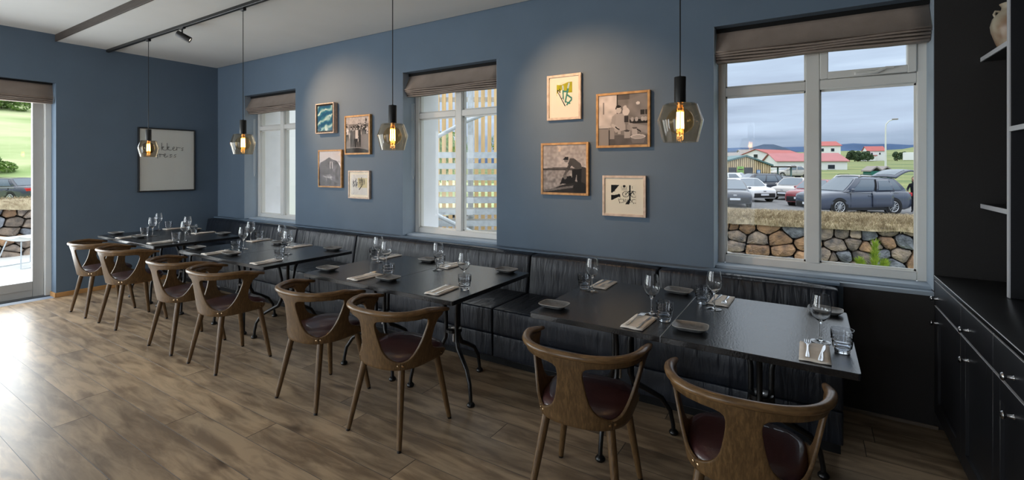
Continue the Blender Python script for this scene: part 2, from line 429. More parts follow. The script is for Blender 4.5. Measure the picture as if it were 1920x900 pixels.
# floor: one child per plank, laid along the long wall
floor = root('floor'); struct(floor)
pm = {}
rows = 37
rnd = random.Random(11)
for r in range(rows):
    y1 = -0.0-0.19*r+0.0; y0 = y1-0.19
    x = -rnd.uniform(0.1, 1.7)
    if r == 13: x = -1.03
    while x < 9.05:
        ln = rnd.choice((1.4, 1.8, 2.0, 2.2))
        xa, xb = max(0.0, x), min(9.05, x+ln)
        if xb-xa > 0.05:
            key = (round(xb-xa, 3))
            if key not in pm:
                q = MB(); h = (xb-xa)/2
                q.box(-h+0.0007, h-0.0007, -0.0947, 0.0947, -0.02, 0.0, 0.0004)
                o = q.build('plank', M_floor, floor); pm[key] = o
            else:
                o = pm[key].copy(); COL.objects.link(o)
            o.location = ((xa+xb)/2, (y0+y1)/2, 0)
        x += ln
struct(MB().box(-0.1, 9.15, -7.1, 0.1, -0.08, -0.021).build('floor_bed', M_gap))
struct(MB().box(0, 0.016, -1.865, -0.62, 0, 0.055, 0.003).build('baseboard_left', M_base))
struct(MB().box(-0.16, 0.016, -1.881, -1.865, 0, 0.055, 0.003).build('baseboard_left_return', M_base))
struct(MB().box(7.95, 8.43, -0.018, -0.006, 0, 0.02, 0.002).build('baseboard_back', M_base2))

# ---------------------------------------------------------------- windows
def window(n, x0, x1, handle=False):
    w = root('window_%d' % n); struct(w)
    y0, y1 = 0.2, 0.29
    m = (x0+x1)/2+0.0
    if n == 3: m = 7.79
    fw_, mw = 0.062, 0.085
    z0, z1, tz = WZ0+0.01, WZ1, 2.165
    a = MB()
    a.box(x0-0.01, x0+fw_-0.01, y0, y1, z0, z1, 0.006); a.box(x1-fw_+0.01, x1+0.01, y0, y1, z0, z1, 0.006)
    a.box(x0+fw_-0.012, x1-fw_+0.012, y0, y1, z0, z0+0.06, 0.006); a.box(x0+fw_-0.012, x1-fw_+0.012, y0, y1, z1-0.06, z1, 0.006)
    a.build('window_frame', M_white, w, smooth=40)
    MB().box(m-mw/2, m+mw/2, y0-0.004, y1, z0+0.055, z1-0.055, 0.006).build('mullion', M_white, w, smooth=40)
    for s, (xa, xb) in enumerate(((x0+fw_-0.012, m-mw/2+0.002), (m+mw/2-0.002, x1-fw_+0.012))):
        MB().box(xa, xb, y0, y1, tz-0.034, tz+0.034, 0.006).build('transom', M_white, w, smooth=40)
        for zz0, zz1 in ((z0+0.06, tz-0.034), (tz+0.034, z1-0.06)):
            MB().box(xa, xb, y0+0.045, y0+0.051, zz0, zz1).build('pane', M_pane, w)
            b = MB(); t = 0.012
            b.box(xa, xa+t, y0+0.03, y0+0.044, zz0, zz1); b.box(xb-t, xb, y0+0.03, y0+0.044, zz0, zz1)
            b.box(xa, xb, y0+0.03, y0+0.044, zz0, zz0+t); b.box(xa, xb, y0+0.03, y0+0.044, zz1-t, zz1)
            b.build('glazing_bead', M_white, w)
    if handle:
        xa, xb = m+mw/2, x1-fw_+0.01
        b = MB(); t = 0.05
        za, zb = tz+0.036, z1-0.06
        b.box(xa+0.001, xa+t, y0-0.012, y0+0.04, za, zb, 0.005); b.box(xb-t, xb-0.001, y0-0.012, y0+0.04, za, zb, 0.005)
        b.box(xa+t-0.004, xb-t+0.004, y0-0.0115, y0+0.0395, za+0.001, za+t, 0.004); b.box(xa+t-0.004, xb-t+0.004, y0-0.0115, y0+0.0395, zb-t, zb-0.001, 0.004)
        b.build('vent_sash', M_white, w, smooth=40)
        b = MB(); hx = 8.10; hz = za+0.018
        b.box(hx-0.07, hx+0.06, y0-0.03, y0-0.012, hz-0.012, hz+0.014, 0.005)
        b.tube([(hx-0.06, y0-0.034, hz), (hx, y0-0.04, hz-0.006), (hx+0.06, y0-0.036, hz+0.002), (hx+0.10, y0-0.036, hz+0.022), (hx+0.14, y0-0.034, hz+0.022)], [0.006, 0.008, 0.009, 0.008, 0.006], 8)
        b.build('stay_handle', M_white, w, smooth=40)
    # reveal sill and sides painted with the sky sheen, and outside sill
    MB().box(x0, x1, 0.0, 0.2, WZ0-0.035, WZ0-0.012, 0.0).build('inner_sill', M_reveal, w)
    for xx_ in (x0, x1-0.004): MB().box(xx_, xx_+0.004, 0.002, 0.199, WZ0, WZ1-0.001).build('reveal_sheen', M_reveal, w)
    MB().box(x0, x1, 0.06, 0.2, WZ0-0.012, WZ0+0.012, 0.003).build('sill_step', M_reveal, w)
    MB().box(x0, x1, 0.2, T+0.05, WZ0-0.09, WZ0-0.03, 0.004).build('outer_sill', M_ext_white, w)
    return w
for i, (x0, x1) in enumerate(WX): window(i+1, x0, x1, i == 2)
M_cord_white = mat('white_cord', (220, 220, 216), 0.6)
WN = ['far corner window', 'middle window before the outdoor stair', 'wide car park window']
def blind(name, x0, x1, label, depth=0.09):
    r = root(name, ((x0+x1)/2, 0.1, 2.6)); w = (x1-x0)/2-0.008
    # flat upper cloth hangs from the head rail at the back of the reveal and bulges over the stacked folds
    prof = [(0.0, 0.02), (-0.006, -0.02), (-0.075, -0.148), (-0.088, -0.158), (-0.07, -0.166)]
    prof = [(y*depth/0.09, z) for y, z in prof]
    b = MB()
    b.grid(lambda u, v: (-w+2*w*u, prof[round(v*4)][0], prof[round(v*4)][1]), 12, 4)
    o = b.build('cloth_panel', M_blind, r, smooth=50)
    md = o.modifiers.new('thickness', 'SOLIDIFY'); md.thickness = 0.004
    for k in range(4):
        z = -0.166-0.017*k; y = (-0.078+0.012*k)*depth/0.09
        sec = [(y+0.06, z), (y+0.008, z+0.004), (y, z-0.004), (y+0.004, z-0.013), (y+0.06, z-0.014)]
        b = MB()
        dd = [0.004*math.sin(9*u+k) for u in np.linspace(0, 1, 13)]
        b.grid(lambda u, v: (-w+2*w*u+0.0, sec[round(v*4)][0], sec[round(v*4)][1]+dd[round(u*12)]), 12, 4)
        o = b.build('fold', M_blind, r, smooth=60)
        md = o.modifiers.new('thickness', 'SOLIDIFY'); md.thickness = 0.003
    MB().box(-w, w, -0.015, 0.03, 0.0, 0.03, 0.003).build('head_rail', M_gap, r)
    return tag(r, label, 'window blind', 'roman blinds in the window heads')
for i, (x0, x1) in enumerate(WX):
    blind('roman_blind', x0, x1, 'taupe roman blind gathered up in the head of the '+WN[i])
    if i < 2:
        c = MB(); c.tube([(x0+0.02, 0.13, 2.3), (x0+0.02, 0.13, 1.5), (x0+0.035, 0.13, 1.45), (x0+0.05, 0.13, 1.5), (x0+0.05, 0.13, 2.3)], 0.0022, 5)
        tag(c.build('blind_cord', M_cord_white), 'white pull cord of the blind hanging in the '+WN[i], 'cord')
# ---------------------------------------------------------------- glazed terrace door in the left wall
dr = root('door_1'); struct(dr)
a = MB()
a.box(-0.30, -0.17, -1.92, -1.862, 0.0, DZ, 0.004); a.box(-0.30, -0.17, DY0+0.002, DY0+0.06, 0.0, DZ, 0.004); a.box(-0.30, -0.17, DY0+0.06, -1.92, DZ-0.06, DZ, 0.004)
a.build('door_frame', M_white, dr, smooth=40)
for ya, yb in ((-2.965, -1.925), (DY0+0.062, -2.975)):
    leaf = root('door_leaf'); leaf.parent = dr
    b = MB(); sw = 0.098
    b.box(-0.27, -0.215, yb-sw, yb, 0.012, DZ-0.065, 0.004); b.box(-0.27, -0.215, ya, ya+sw, 0.012, DZ-0.065, 0.004)
    b.box(-0.27, -0.215, ya+sw, yb-sw, 0.012, 0.20, 0.004); b.box(-0.27, -0.215, ya+sw, yb-sw, DZ-0.165, DZ-0.065, 0.004)
    b.build('leaf_frame', M_door, leaf, smooth=40)
    MB().box(-0.245, -0.239, ya+sw, yb-sw, 0.20, DZ-0.165).build('door_pane', M_pane, leaf)
    MB().box(-0.213, -0.209, ya+sw+0.02, yb-sw-0.02, 0.10, 0.106).build('rail_groove', M_door, leaf)
MB().box(-0.33, -0.15, DY0, -1.862, -0.002, 0.012, 0.003).build('threshold', M_grey_metal, dr)
r = blind('roman_blind', 0, 1, 'taupe roman blind pulled up above the glazed terrace door', 0.05)
r.location = (-0.07, (DY0+DY1)/2, 2.59); r.rotation_euler = (0, 0, PI/2)
for ch in r.children: ch.scale = ((DY1-DY0)/1.0, 1, 1)
# ---------------------------------------------------------------- banquette along the long wall
bench = root('banquette', (4.0, 0, 0))
tag(bench, 'long black leather banquette running along the blue grey wall under the windows', 'bench')
SX = [0.05, 1.18, 2.29, 3.41, 5.69, 6.80, 7.93]
def pillow(mb, x0, x1, y0, y1, z0, z1, b=0.03, top=0.0, M=None, lean=0.0):
    """soft box: bevelled, faces gently inflated"""
    bm = bmesh.new(); bmesh.ops.create_cube(bm, size=1)
    bmesh.ops.subdivide_edges(bm, edges=bm.edges[:], cuts=5, use_grid_fill=True)
    dx, dy, dz = x1-x0, y1-y0, z1-z0
    for v in bm.verts:
        c = v.co*2
        f = [(1-c[i]**4) for i in range(3)]
        co = Vector((c.x*(0.5*dx-b*(1-f[1]*1.0)*(1-f[2])*0), c.y*0.5*dy, c.z*0.5*dz))
        co.y += math.copysign(top, c.y)*f[0]*f[2] if abs(c.y) > 0.99 else 0
        co.z += math.copysign(top, c.z)*f[0]*f[1] if abs(c.z) > 0.99 else 0
        v.co = co
    bmesh.ops.bevel(bm, geom=[e for e in bm.edges if e.calc_face_angle(0) > 0.9], offset=b, segments=3, profile=0.6, affect='EDGES')
    for v in bm.verts:
        v.co.y += lean*(v.co.z/dz)
        v.co += Vector(((x0+x1)/2, (y0+y1)/2, (z0+z1)/2))
    return mb.bm(bm, M)
for i in range(6):
    x0, x1 = SX[i]+0.004-4.0, SX[i+1]-0.004-4.0
    pillow(MB(), x0, x1, -0.205, -0.05, 0.46, 0.812, 0.022, 0.012, lean=0.06).build('back_cushion', M_leather, bench, smooth=60)
    pillow(MB(), x0, x1, -0.77, -0.20, 0.295, 0.49, 0.016, 0.006).build('seat_cushion', M_leather, bench, smooth=60)
    pillow(MB(), x0, x1, -0.765, -0.70, 0.115, 0.293, 0.012, 0.004).build('front_panel', M_leather, bench, smooth=60)
MB().box(-3.95, 3.925, -0.70, -0.02, 0.115, 0.30).build('seat_base', M_black, bench)
MB().box(-3.95, 3.92, -0.62, -0.05, 0.0, 0.115).build('plinth', M_gap, bench)
MB().box(-3.95, 3.925, -0.055, -0.008, 0.30, 0.815).build('back_board', M_black, bench)
MB().box(-3.95, 3.94, -0.085, -0.001, 0.815, 0.832, 0.004).build('top_ledge', M_wall, bench)

# ---------------------------------------------------------------- black fitted cabinets along the right hand wall
CX = 8.433
def knob(parent, y, z):
    b = MB(); M_ = Matrix.Translation((CX-0.021, y, z)) @ Matrix.Rotation(-PI/2, 4, 'Y')
    b.lathe([(0.010, 0), (0.006, 0.004), (0.0055, 0.016), (0.012, 0.020), (0.0145, 0.026), (0.011, 0.031), (0.0001, 0.033)], 14, M_)
    b.build('knob', M_chrome, parent, smooth=50)
units = [(0.0, -0.595, -0.095), (-0.595, -1.095, -0.735), (-1.095, -1.70, -1.335), (-1.70, -2.30, -1.80)]
cl = ['next to the window wall', 'second from the window wall', 'third from the window wall', 'fourth from the window wall, nearest the camera']
for i, (ya, yb, ky) in enumerate(units):
    c = root('base_cabinet', (0, 0, 0)); c.location = (CX+0.3, (ya+yb)/2, 0)
    off = Vector((CX+0.3, (ya+yb)/2, 0))
    def P_(mb, name, m, par, **k):
        o = mb.build(name, m, par, **k); o.data.transform(Matrix.Translation(-off)); return o
    P_(MB().box(CX, 9.046, yb+0.001, ya-0.003, 0.09, 0.905), 'body', M_cab, c)
    P_(MB().box(CX+0.05, 9.046, yb, ya-0.003, 0.0, 0.09), 'plinth', M_black, c)
    d = P_(MB().box(CX-0.02, CX, yb+0.003, ya-0.003, 0.757, 0.897, 0.003, 2), 'drawer_front', M_cab, c, smooth=40)
    P_(MB().box(CX-0.021, CX-0.001, yb+0.004, ya-0.004, 0.8965, 0.8985), 'drawer_highlight', M_edge, d)  # pale strip painting in the highlight on the drawer's top edge
    k = MB(); knob_ = d
    b = MB(); M_ = Matrix.Translation((CX-0.019, ky, 0.80+0.005)) @ Matrix.Rotation(-PI/2, 4, 'Y')
    KP = [(0.010, 0), (0.006, 0.004), (0.0055, 0.020), (0.012, 0.025), (0.0155, 0.031), (0.012, 0.036), (0.0001, 0.038)]
    b.lathe(KP, 14, M_); P_(b, 'knob', M_chrome, d, smooth=50)
    b = MB(); z0, z1, s = 0.10, 0.747, 0.085
    b.box(CX-0.02, CX, yb+0.003, yb+s, z0, z1, 0.002); b.box(CX-0.02, CX, ya-s, ya-0.003, z0, z1, 0.002)
    b.box(CX-0.02, CX, yb+s-0.001, ya-s+0.001, z0, z0+s, 0.002); b.box(CX-0.02, CX, yb+s-0.001, ya-s+0.001, z1-s, z1, 0.002)
    b.box(CX-0.006, CX, yb+s-0.002, ya-s+0.002, z0+s-0.002, z1-s+0.002)
    d = P_(b, 'door', M_cab, c, smooth=40)
    P_(MB().box(CX-0.021, CX-0.001, yb+0.004, ya-0.004, 0.7465, 0.7485), 'door_highlight', M_edge, d)  # highlight on the door's top edge laid in as a pale strip
    b = MB(); M_ = Matrix.Translation((CX-0.019, ky, 0.662)) @ Matrix.Rotation(-PI/2, 4, 'Y'); b.lathe(KP, 14, M_); P_(b, 'knob', M_chrome, d, smooth=50)
    tag(c, 'black shaker base cabinet with drawer and door, '+cl[i], 'cabinet', 'fitted base cabinets under the counter')
wt = MB().box(CX-0.022, 9.046, -2.30, -0.003, 0.905, 0.928, 0.003, 2).build('worktop', M_counter, smooth=40)
MB().box(CX-0.0235, CX-0.019, -2.30, -0.003, 0.9255, 0.9288, 0.001).build('edge_strip', M_edge, wt)  # worktop's bright edge reflection laid in as a pale strip
tag(wt, 'continuous black worktop over the row of fitted cabinets', 'worktop')
sh = root('shelf_unit', (8.83, -1.2, 0.93))
tag(sh, 'tall black open shelving standing on the worktop along the side wall', 'shelf unit')
def S_(x0, x1, y0, y1, z0, z1, name, m, par=None, b=0.002):
    q = MB().box(x0-8.83, x1-8.83, y0+1.2, y1+1.2, z0-0.93, z1-0.93, b)
    return q.build(name, m, par or sh, smooth=40)
for y in (-0.475, -1.40, -2.29):
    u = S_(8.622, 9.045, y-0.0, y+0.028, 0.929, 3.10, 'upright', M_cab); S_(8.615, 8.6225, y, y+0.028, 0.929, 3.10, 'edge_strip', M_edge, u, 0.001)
for ya, yb, zs in ((-0.447, -0.003, (1.37, 2.22)), (-1.372, -0.475, (1.785, 2.45)), (-2.262, -1.40, (1.785, 2.45))):
    for z in zs:
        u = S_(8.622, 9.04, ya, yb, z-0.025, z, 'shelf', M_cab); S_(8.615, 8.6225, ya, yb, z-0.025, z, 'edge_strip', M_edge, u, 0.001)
S_(9.035, 9.048, -2.262, -0.003, 0.93, 3.10, 'back_panel', M_cab)
v = root('vase', (8.712, -0.14, 2.2205))
MB().lathe([(0.0001, 0), (0.045, 0), (0.05, 0.006), (0.066, 0.05), (0.083, 0.11), (0.087, 0.145), (0.078, 0.185), (0.055, 0.215), (0.042, 0.232), (0.041, 0.245), (0.050, 0.262), (0.046, 0.262), (0.036, 0.244), (0.04, 0.22)], 32).build('vase_body', M_vase, v, smooth=60)
for s in (-1, 1):
    MB().tube([(s*0.05, 0, 0.222), (s*0.066, 0, 0.226), (s*0.072, 0, 0.21), (s*0.066, 0, 0.195)], 0.006, 8).build('lug', M_vase, v, smooth=60)
tag(v, 'small cream glazed vase with brown patches on the topmost shelf', 'vase')
pt = MB().lathe([(0.0001, 0), (0.04, 0), (0.058, 0.03), (0.06, 0.07), (0.045, 0.10), (0.048, 0.108), (0.042, 0.106), (0.04, 0.09)], 24).build('pot', mat('brown_glaze', (96, 70, 56), 0.3, var=0.2), loc=(8.735, -0.37, 1.3705), smooth=60)
tag(pt, 'small brown pot on the lower shelf beside the upright', 'pot')

# ---------------------------------------------------------------- tables
TZ = 0.78
TB = [('A', 6.462, 7.176, 7.948, -1.525, -0.60, 'the cabinets'), ('B', 4.515, 5.24, 5.968, -1.59, -0.67, 'the middle window'),
      ('C', 2.60, 3.32, 4.047, -1.63, -0.75, 'the group of four small pictures'), ('D', 0.64, 1.40, 2.14, -1.66, -0.77, 'the framed poster wall')]
def table_proto():
    t = root('bistro_table')
    MB().box(-0.5, 0.5, -0.5, 0.5, -0.028, 0, 0.0).build('tabletop', M_table, t)
    hub = MB().lathe([(0.001, 0.40), (0.05, 0.40), (0.06, 0.405), (0.06, 0.425), (0.05, 0.43), (0.001, 0.43)], 18).build('hub_ring', M_iron, t, smooth=40)
    c = MB(); c.lathe([(0.0001, 0.33), (0.011, 0.33), (0.011, 0.41), (0.018, 0.412), (0.018, 0.43), (0.0001, 0.432)], 10, Matrix.Translation((0, 0, 0)))
    c.build('hub_bolt', M_chrome, hub, smooth=40)
    for k in range(3):
        a = MB(); w = PI/2+k*2*PI/3
        rad = [0.315, 0.312, 0.295, 0.245, 0.16, 0.085, 0.058, 0.054, 0.056, 0.075, 0.105, 0.125]
        zz = [0.012, 0.06, 0.14, 0.215, 0.265, 0.305, 0.36, 0.45, 0.55, 0.64, 0.70, 0.738]
        a.tube([(r*math.cos(w), r*math.sin(w), z) for r, z in zip(rad, zz)], [0.0125, 0.0125, 0.013, 0.014, 0.016, 0.017, 0.015, 0.014, 0.014, 0.014, 0.014, 0.014], 10)
        lg = a.build('leg', M_iron, t, smooth=60)
        f = MB(); M_ = Matrix.Translation((0.315*math.cos(w), 0.315*math.sin(w), 0))
        f.lathe([(0.0001, 0.0), (0.021, 0.0), (0.027, 0.008), (0.027, 0.016), (0.019, 0.026), (0.012, 0.032)], 14, M_)
        f.build('foot', M_iron, lg, smooth=50)
    b = MB(); b.box(-0.17, 0.17, -0.022, 0.022, 0.735, 0.751, 0.003); b.box(-0.022, 0.022, -0.17, 0.17, 0.735, 0.751, 0.003)
    b.build('top_bracket', M_iron, t)
    return t
tp = table_proto(); first = True
tl = {('A', 0): 'left table of the pair standing nearest the black cabinets, seam on its right', ('A', 1): 'table standing closest to the black cabinets, wide window behind it',
      ('B', 0): 'left table of the pair in front of the middle window', ('B', 1): 'right table of the pair in front of the middle window',
      ('C', 0): 'left table of the pair under the group of small pictures', ('C', 1): 'right table of the pair under the group of small pictures',
      ('D', 0): 'table standing closest to the wall with the framed poster', ('D', 1): 'right table of the pair beside the framed poster wall'}
for nm, xa, xm, xb, yf, yb, _ in TB:
    for h, (p, q) in enumerate(((xa, xm-0.001), (xm+0.001, xb))):
        t = tp if first else copy_tree(tp); first = False
        t.location = ((p+q)/2, (yf+yb)/2, 0)
        t.rotation_euler = (0, 0, PI if nm == 'A' else 0)
        for ch in t.children:
            if ch.name.startswith('tabletop'):
                w, d = (q-p), (yb-yf)
                m = MB(); bm = bmesh.new(); bmesh.ops.create_cube(bm, size=1)
                for v_ in bm.verts: v_.co = (v_.co.x*w, v_.co.y*d, TZ-0.014+v_.co.z*0.028)
                outer = [e for e in bm.edges if abs(e.verts[0].co.x-e.verts[1].co.x) < 1e-6 and abs(e.verts[0].co.y-e.verts[1].co.y) < 1e-6 and ((e.verts[0].co.x < 0) == (h == 0)) != (nm == 'A')]
                bmesh.ops.bevel(bm, geom=outer, offset=0.012, segments=3, profile=0.5, affect='EDGES')
                bmesh.ops.bevel(bm, geom=[e for e in bm.edges if abs(e.verts[0].co.z-e.verts[1].co.z) < 1e-6], offset=0.002, segments=1, affect='EDGES')
                m.bm(bm); o2 = m.build('tabletop', M_table, smooth=40); me = o2.data; bpy.data.objects.remove(o2); ch.data = me
        if nm == 'A' and h == 1: MB().box((q-p)/2-0.0012, (q-p)/2+0.0008, -(yb-yf)/2, (yb-yf)/2, TZ-0.026, TZ+0.0004).build('seam_highlight', M_tedge, t)  # pale strip painting in the light caught at the seam
        tag(t, 'square black '+tl[(nm, h)], 'table', 'black bistro tables in pairs')

# ---------------------------------------------------------------- dining chair
def chair_proto():
    c = root('dining_chair')
    zb, zt = 0.425, 0.757
    Ab, Bb, At, Bt = 0.212, 0.205, 0.283, 0.268
    def plan(tau, a, b, ext):
        s_ = 1 if tau >= 0 else -1; k = abs(tau)
        if k <= 1:
            x, y = superell(a, b, 2.5, -PI/2+k*PI/2)
        else:
            x, y = a*(1-0.03*(k-1)), (k-1)*ext
        return s_*x, y
    def S(tau, v):
        xb, yb = plan(tau, Ab, Bb, 0.34); xt, yt = plan(tau, At, Bt, 0.34)
        w = v**1.08
        drop = 0.042*max(0, (yt+0.05)/0.2)*v
        return (xb+(xt-xb)*w, yb+(yt-yb)*w, zb+(zt-zb)*v-drop)
    #       v     inner  outer  front
    rows = [(0.00, .50, .50, 1.42), (0.05, .50, .50, 1.47), (0.10, .50, .50, 1.49), (0.125, .50, .50, 1.49), (0.135, .44, .57, 1.48), (0.16, .37, .645, 1.44), (0.185, .315, .685, 1.36),
            (0.22, .262, .725, 1.24), (0.28, .205, .775, 1.12), (0.36, .165, .825, 1.06), (0.46, .138, .87, 1.035), (0.58, .115, .905, 1.04), (0.70, .098, .93, 1.06), (0.78, .095, .94, 1.09), (0.83, .102, .935, 1.11),
            (0.865, .13, .91, 1.14), (0.885, .185, .86, 1.16), (0.895, .29, .74, 1.18), (0.90, .50, .50, 1.19), (0.95, .50, .50, 1.22), (1.0, .50, .50, 1.25)]
    b = MB(); nc, ns = 14, 8
    V = []; F = []
    for v, i_, o_, f_ in rows:
        for k in range(nc+1): V.append(S(-i_+2*i_*k/nc, v))
        for k in range(ns+1): V.append(S(o_+(f_-o_)*k/ns, v))
        for k in range(ns+1): V.append(S(-o_-(f_-o_)*k/ns, v))
    st = nc+1+2*(ns+1)
    for r_ in range(len(rows)-1):
        for s0, n in ((0, nc), (nc+1, ns), (nc+1+ns+1, ns)):
            for k in range(n):
                F.append((r_*st+s0+k, r_*st+s0+k+1, (r_+1)*st+s0+k+1, (r_+1)*st+s0+k))
    b.add(V, F); o = b.build('back_shell', M_chairwood, c, smooth=60)
    md = o.modifiers.new('thickness', 'SOLIDIFY'); md.thickness = 0.013; md.offset = 0.0
    md = o.modifiers.new('edge', 'BEVEL'); md.width = 0.002; md.segments = 1; md.limit_method = 'ANGLE'; md.angle_limit = 1.0
    # rounded top rail
    pts = []; rr = []
    for k in range(-46, 47):
        tau = k/46*1.36
        x, y, z = S(tau, 1.0); pts.append((x, y, z+0.004))
        e = abs(tau)
        rr.append(0.0195 if e < 1.05 else 0.0195-0.008*((e-1.05)/0.31)**1.6)
    MB().tube(pts, rr, 12, flat=0.82).build('top_rail', M_railwood, c, smooth=50)
    # seat: plywood base and domed leather pad
    def pad(a, bf, prof, n=40):
        m = MB(); Vv = []; Ff = []
        for sc, z in prof:
            for j in range(n):
                x, y = superell(a*sc, bf*sc, 3.0, 2*PI*j/n)
                x *= 1+0.10*(y/bf)*(1 if sc > 0.01 else 0)
                Vv.append((x, y+0.016, z))
        for i in range(len(prof)-1):
            for j in range(n): Ff.append((i*n+j, i*n+(j+1) % n, (i+1)*n+(j+1) % n, (i+1)*n+j))
        Ff.append(tuple(range(n-1, -1, -1))); Ff.append(tuple((len(prof)-1)*n+j for j in range(n)))
        return m.add(Vv, Ff)
    pad(0.212, 0.212, [(0.93, 0.432), (0.985, 0.434), (0.985, 0.449), (0.95, 0.451)]).build('seat_base', M_chairwood, c, smooth=40)
    pad(0.214, 0.216, [(0.95, 0.451), (1.0, 0.456), (1.01, 0.466), (0.985, 0.479), (0.93, 0.488), (0.8, 0.496), (0.55, 0.501), (0.25, 0.503), (0.02, 0.503)]).build('seat', M_burgundy, c, smooth=60)
    for sx in (-1, 1):
        for sy in (-1, 1):
            m = MB()
            top = Vector((sx*0.150, sy*0.145+0.01, 0.440)); bot = Vector((sx*0.214, sy*0.217, 0.0))
            ax = (bot-top)
            m.tube([top, top+ax*0.25, top+ax*0.55, top+ax*0.97], [0.0205, 0.0200, 0.0180, 0.0142], 14)
            lg = m.build('leg', M_chairwood, c, smooth=50)
            MB().tube([top+ax*0.965, top+ax], [0.0125, 0.012], 12).build('glide', M_black, lg, smooth=50)
    for tau in (-.545, -.455, .455, .545, -1.38, 1.38):
        p = Vector(S(tau, 0.075)); q = Vector(plan(tau, 1, 1, 0.1)).to_3d(); q.z = 0
        nrm = Vector((p.x/Ab**2, p.y/Bb**2 if abs(tau) < 1 else 0, 0)).normalized()
        MB().tube([p+nrm*0.006, p+nrm*0.0085, p+nrm*0.0095], [0.0062, 0.0062, 0.004], 10).build('screw', M_brass, c, smooth=40)
    for tau in (-.5, .5):
        p = Vector(S(tau, 0.0)); q = Vector(S(tau, 0.13)); nrm = Vector((p.x, p.y, 0)).normalized()
        MB().tube([p+nrm*0.006, q+nrm*0.006], 0.0012, 5).build('shell_joint', M_gap, c)
    return c
ch = chair_proto()
chairs = [(1.13, -1.755, 0, 'closest to the framed poster wall, first of the row'), (1.86, -1.735, 0, 'second in the row from the framed poster wall'),
          (3.02, -1.735, 0, 'third in the row from the framed poster wall'), (3.738, -1.73, 0, 'fourth in the row from the framed poster wall'),
          (4.89, -1.685, 0, 'fifth in the row from the framed poster wall'), (5.637, -1.69, 0, 'sixth in the row from the framed poster wall'),
          (6.86, -1.655, 6, 'slightly turned, second in the row from the black cabinets'), (7.56, -1.71, 5, 'closest to the black cabinets, last of the row')]
for i, (x, y, rz, lb) in enumerate(chairs):
    o = ch if i == 0 else copy_tree(ch)
    o.location = (x, y, 0); o.rotation_euler = (0, 0, math.radians(rz))
    tag(o, 'oak chair with burgundy seat, '+lb, 'chair', 'oak dining chairs in a row')
# ---------------------------------------------------------------- tableware
wine = root('wine_glass')
wp = [(0.0001, 0.003), (0.030, 0.002), (0.0405, 0.0005), (0.0405, 0.002), (0.028, 0.005), (0.008, 0.009), (0.0042, 0.016), (0.0036, 0.05), (0.0038, 0.082), (0.0065, 0.092), (0.018, 0.101), (0.033, 0.117), (0.0415, 0.137), (0.0430, 0.152), (0.0405, 0.175), (0.0365, 0.197), (0.0325, 0.217), (0.0318, 0.217),
      (0.0358, 0.197), (0.0397, 0.175), (0.0421, 0.152), (0.0406, 0.137), (0.032, 0.118), (0.017, 0.1025), (0.0001, 0.096)]
MB().lathe(wp[:9], 24).build('foot_and_stem', M_wineglass, wine, smooth=60)
MB().lathe(wp[8:], 28).build('bowl', M_wineglass, wine, smooth=60)
tumbler = MB().lathe([(0.0001, 0.0), (0.026, 0.0), (0.029, 0.003), (0.030, 0.018), (0.036, 0.022), (0.0385, 0.040), (0.0390, 0.052), (0.0425, 0.056), (0.0435, 0.10), (0.0420, 0.10), (0.0408, 0.057), (0.0372, 0.052), (0.0365, 0.041), (0.034, 0.026), (0.027, 0.012), (0.0001, 0.010)], 28).build('water_glass', M_waterglass, smooth=35)
plate = root('side_plate')
def rr_ring(a, b, z, n=36, p=4.5): return [(*superell(a, b, p, 2*PI*j/n), z) for j in range(n)]
def stack(rings, n=36, close=(True, True)):
    m = MB(); V = []; F = []
    for r_ in rings: V += r_
    for i in range(len(rings)-1):
        for j in range(n): F.append((i*n+j, i*n+(j+1) % n, (i+1)*n+(j+1) % n, (i+1)*n+j))
    if close[0]: F.append(tuple(range(n-1, -1, -1)))
    if close[1]: F.append(tuple((len(rings)-1)*n+j for j in range(n)))
    return m.add(V, F)
stack([rr_ring(.050, .032, 0), rr_ring(.056, .038, .002), rr_ring(.074, .054, .014), rr_ring(.083, .0625, .023)], close=(True, False)).build('plate_body', M_plate, plate, smooth=50)
stack([rr_ring(.081, .0605, .0235), rr_ring(.075, .055, .018), rr_ring(.060, .042, .010), rr_ring(.03, .02, .009)], close=(False, True)).build('plate_well', M_plate, plate, smooth=50)
stack([rr_ring(.083, .0625, .023), rr_ring(.0825, .062, .0245), rr_ring(.081, .0605, .0235)], close=(False, False)).build('rim', M_platerim, plate, smooth=60)
# napkin folded to a strip: three leaves with slightly lifted corners
napkin = root('napkin')
for k in range(3):
    b = MB(); w, d = 0.057-0.001*k, 0.118-0.002*k; z = 0.0012+0.0022*k
    b.grid(lambda u, v: (-w+2*w*u, -d+2*d*v, z+0.0022*math.sin(5*u+3*v+k)**2+0.004*max(0, u+v-1.6)), 6, 10)
    o = b.build('fold', M_napkin, napkin, smooth=60)
    md = o.modifiers.new('thickness', 'SOLIDIFY'); md.thickness = 0.0016
def flat_outline(mb, pts, zf, th=0.0022):
    """strip of cutlery from (y, half width) stations, height zf(y)"""
    V = []; F = []
    for y, w in pts:
        z = zf(y); V += [(-w, y, z), (0, y, z+0.0012), (w, y, z), (0, y, z-th)]
    n = len(pts)
    for i in range(n-1):
        for a_, b_ in ((0, 1), (1, 2), (2, 3), (3, 0)): F.append((i*4+a_, i*4+b_, (i+1)*4+b_, (i+1)*4+a_))
    F += [(3, 2, 1, 0), tuple((n-1)*4+k for k in range(4))]
    return mb.add(V, F)
fz = lambda y: 0.003+0.008*math.exp(-((y-0.035)/0.04)**2)+0.004*max(0, (y-0.06)/0.04)
fork = MB()
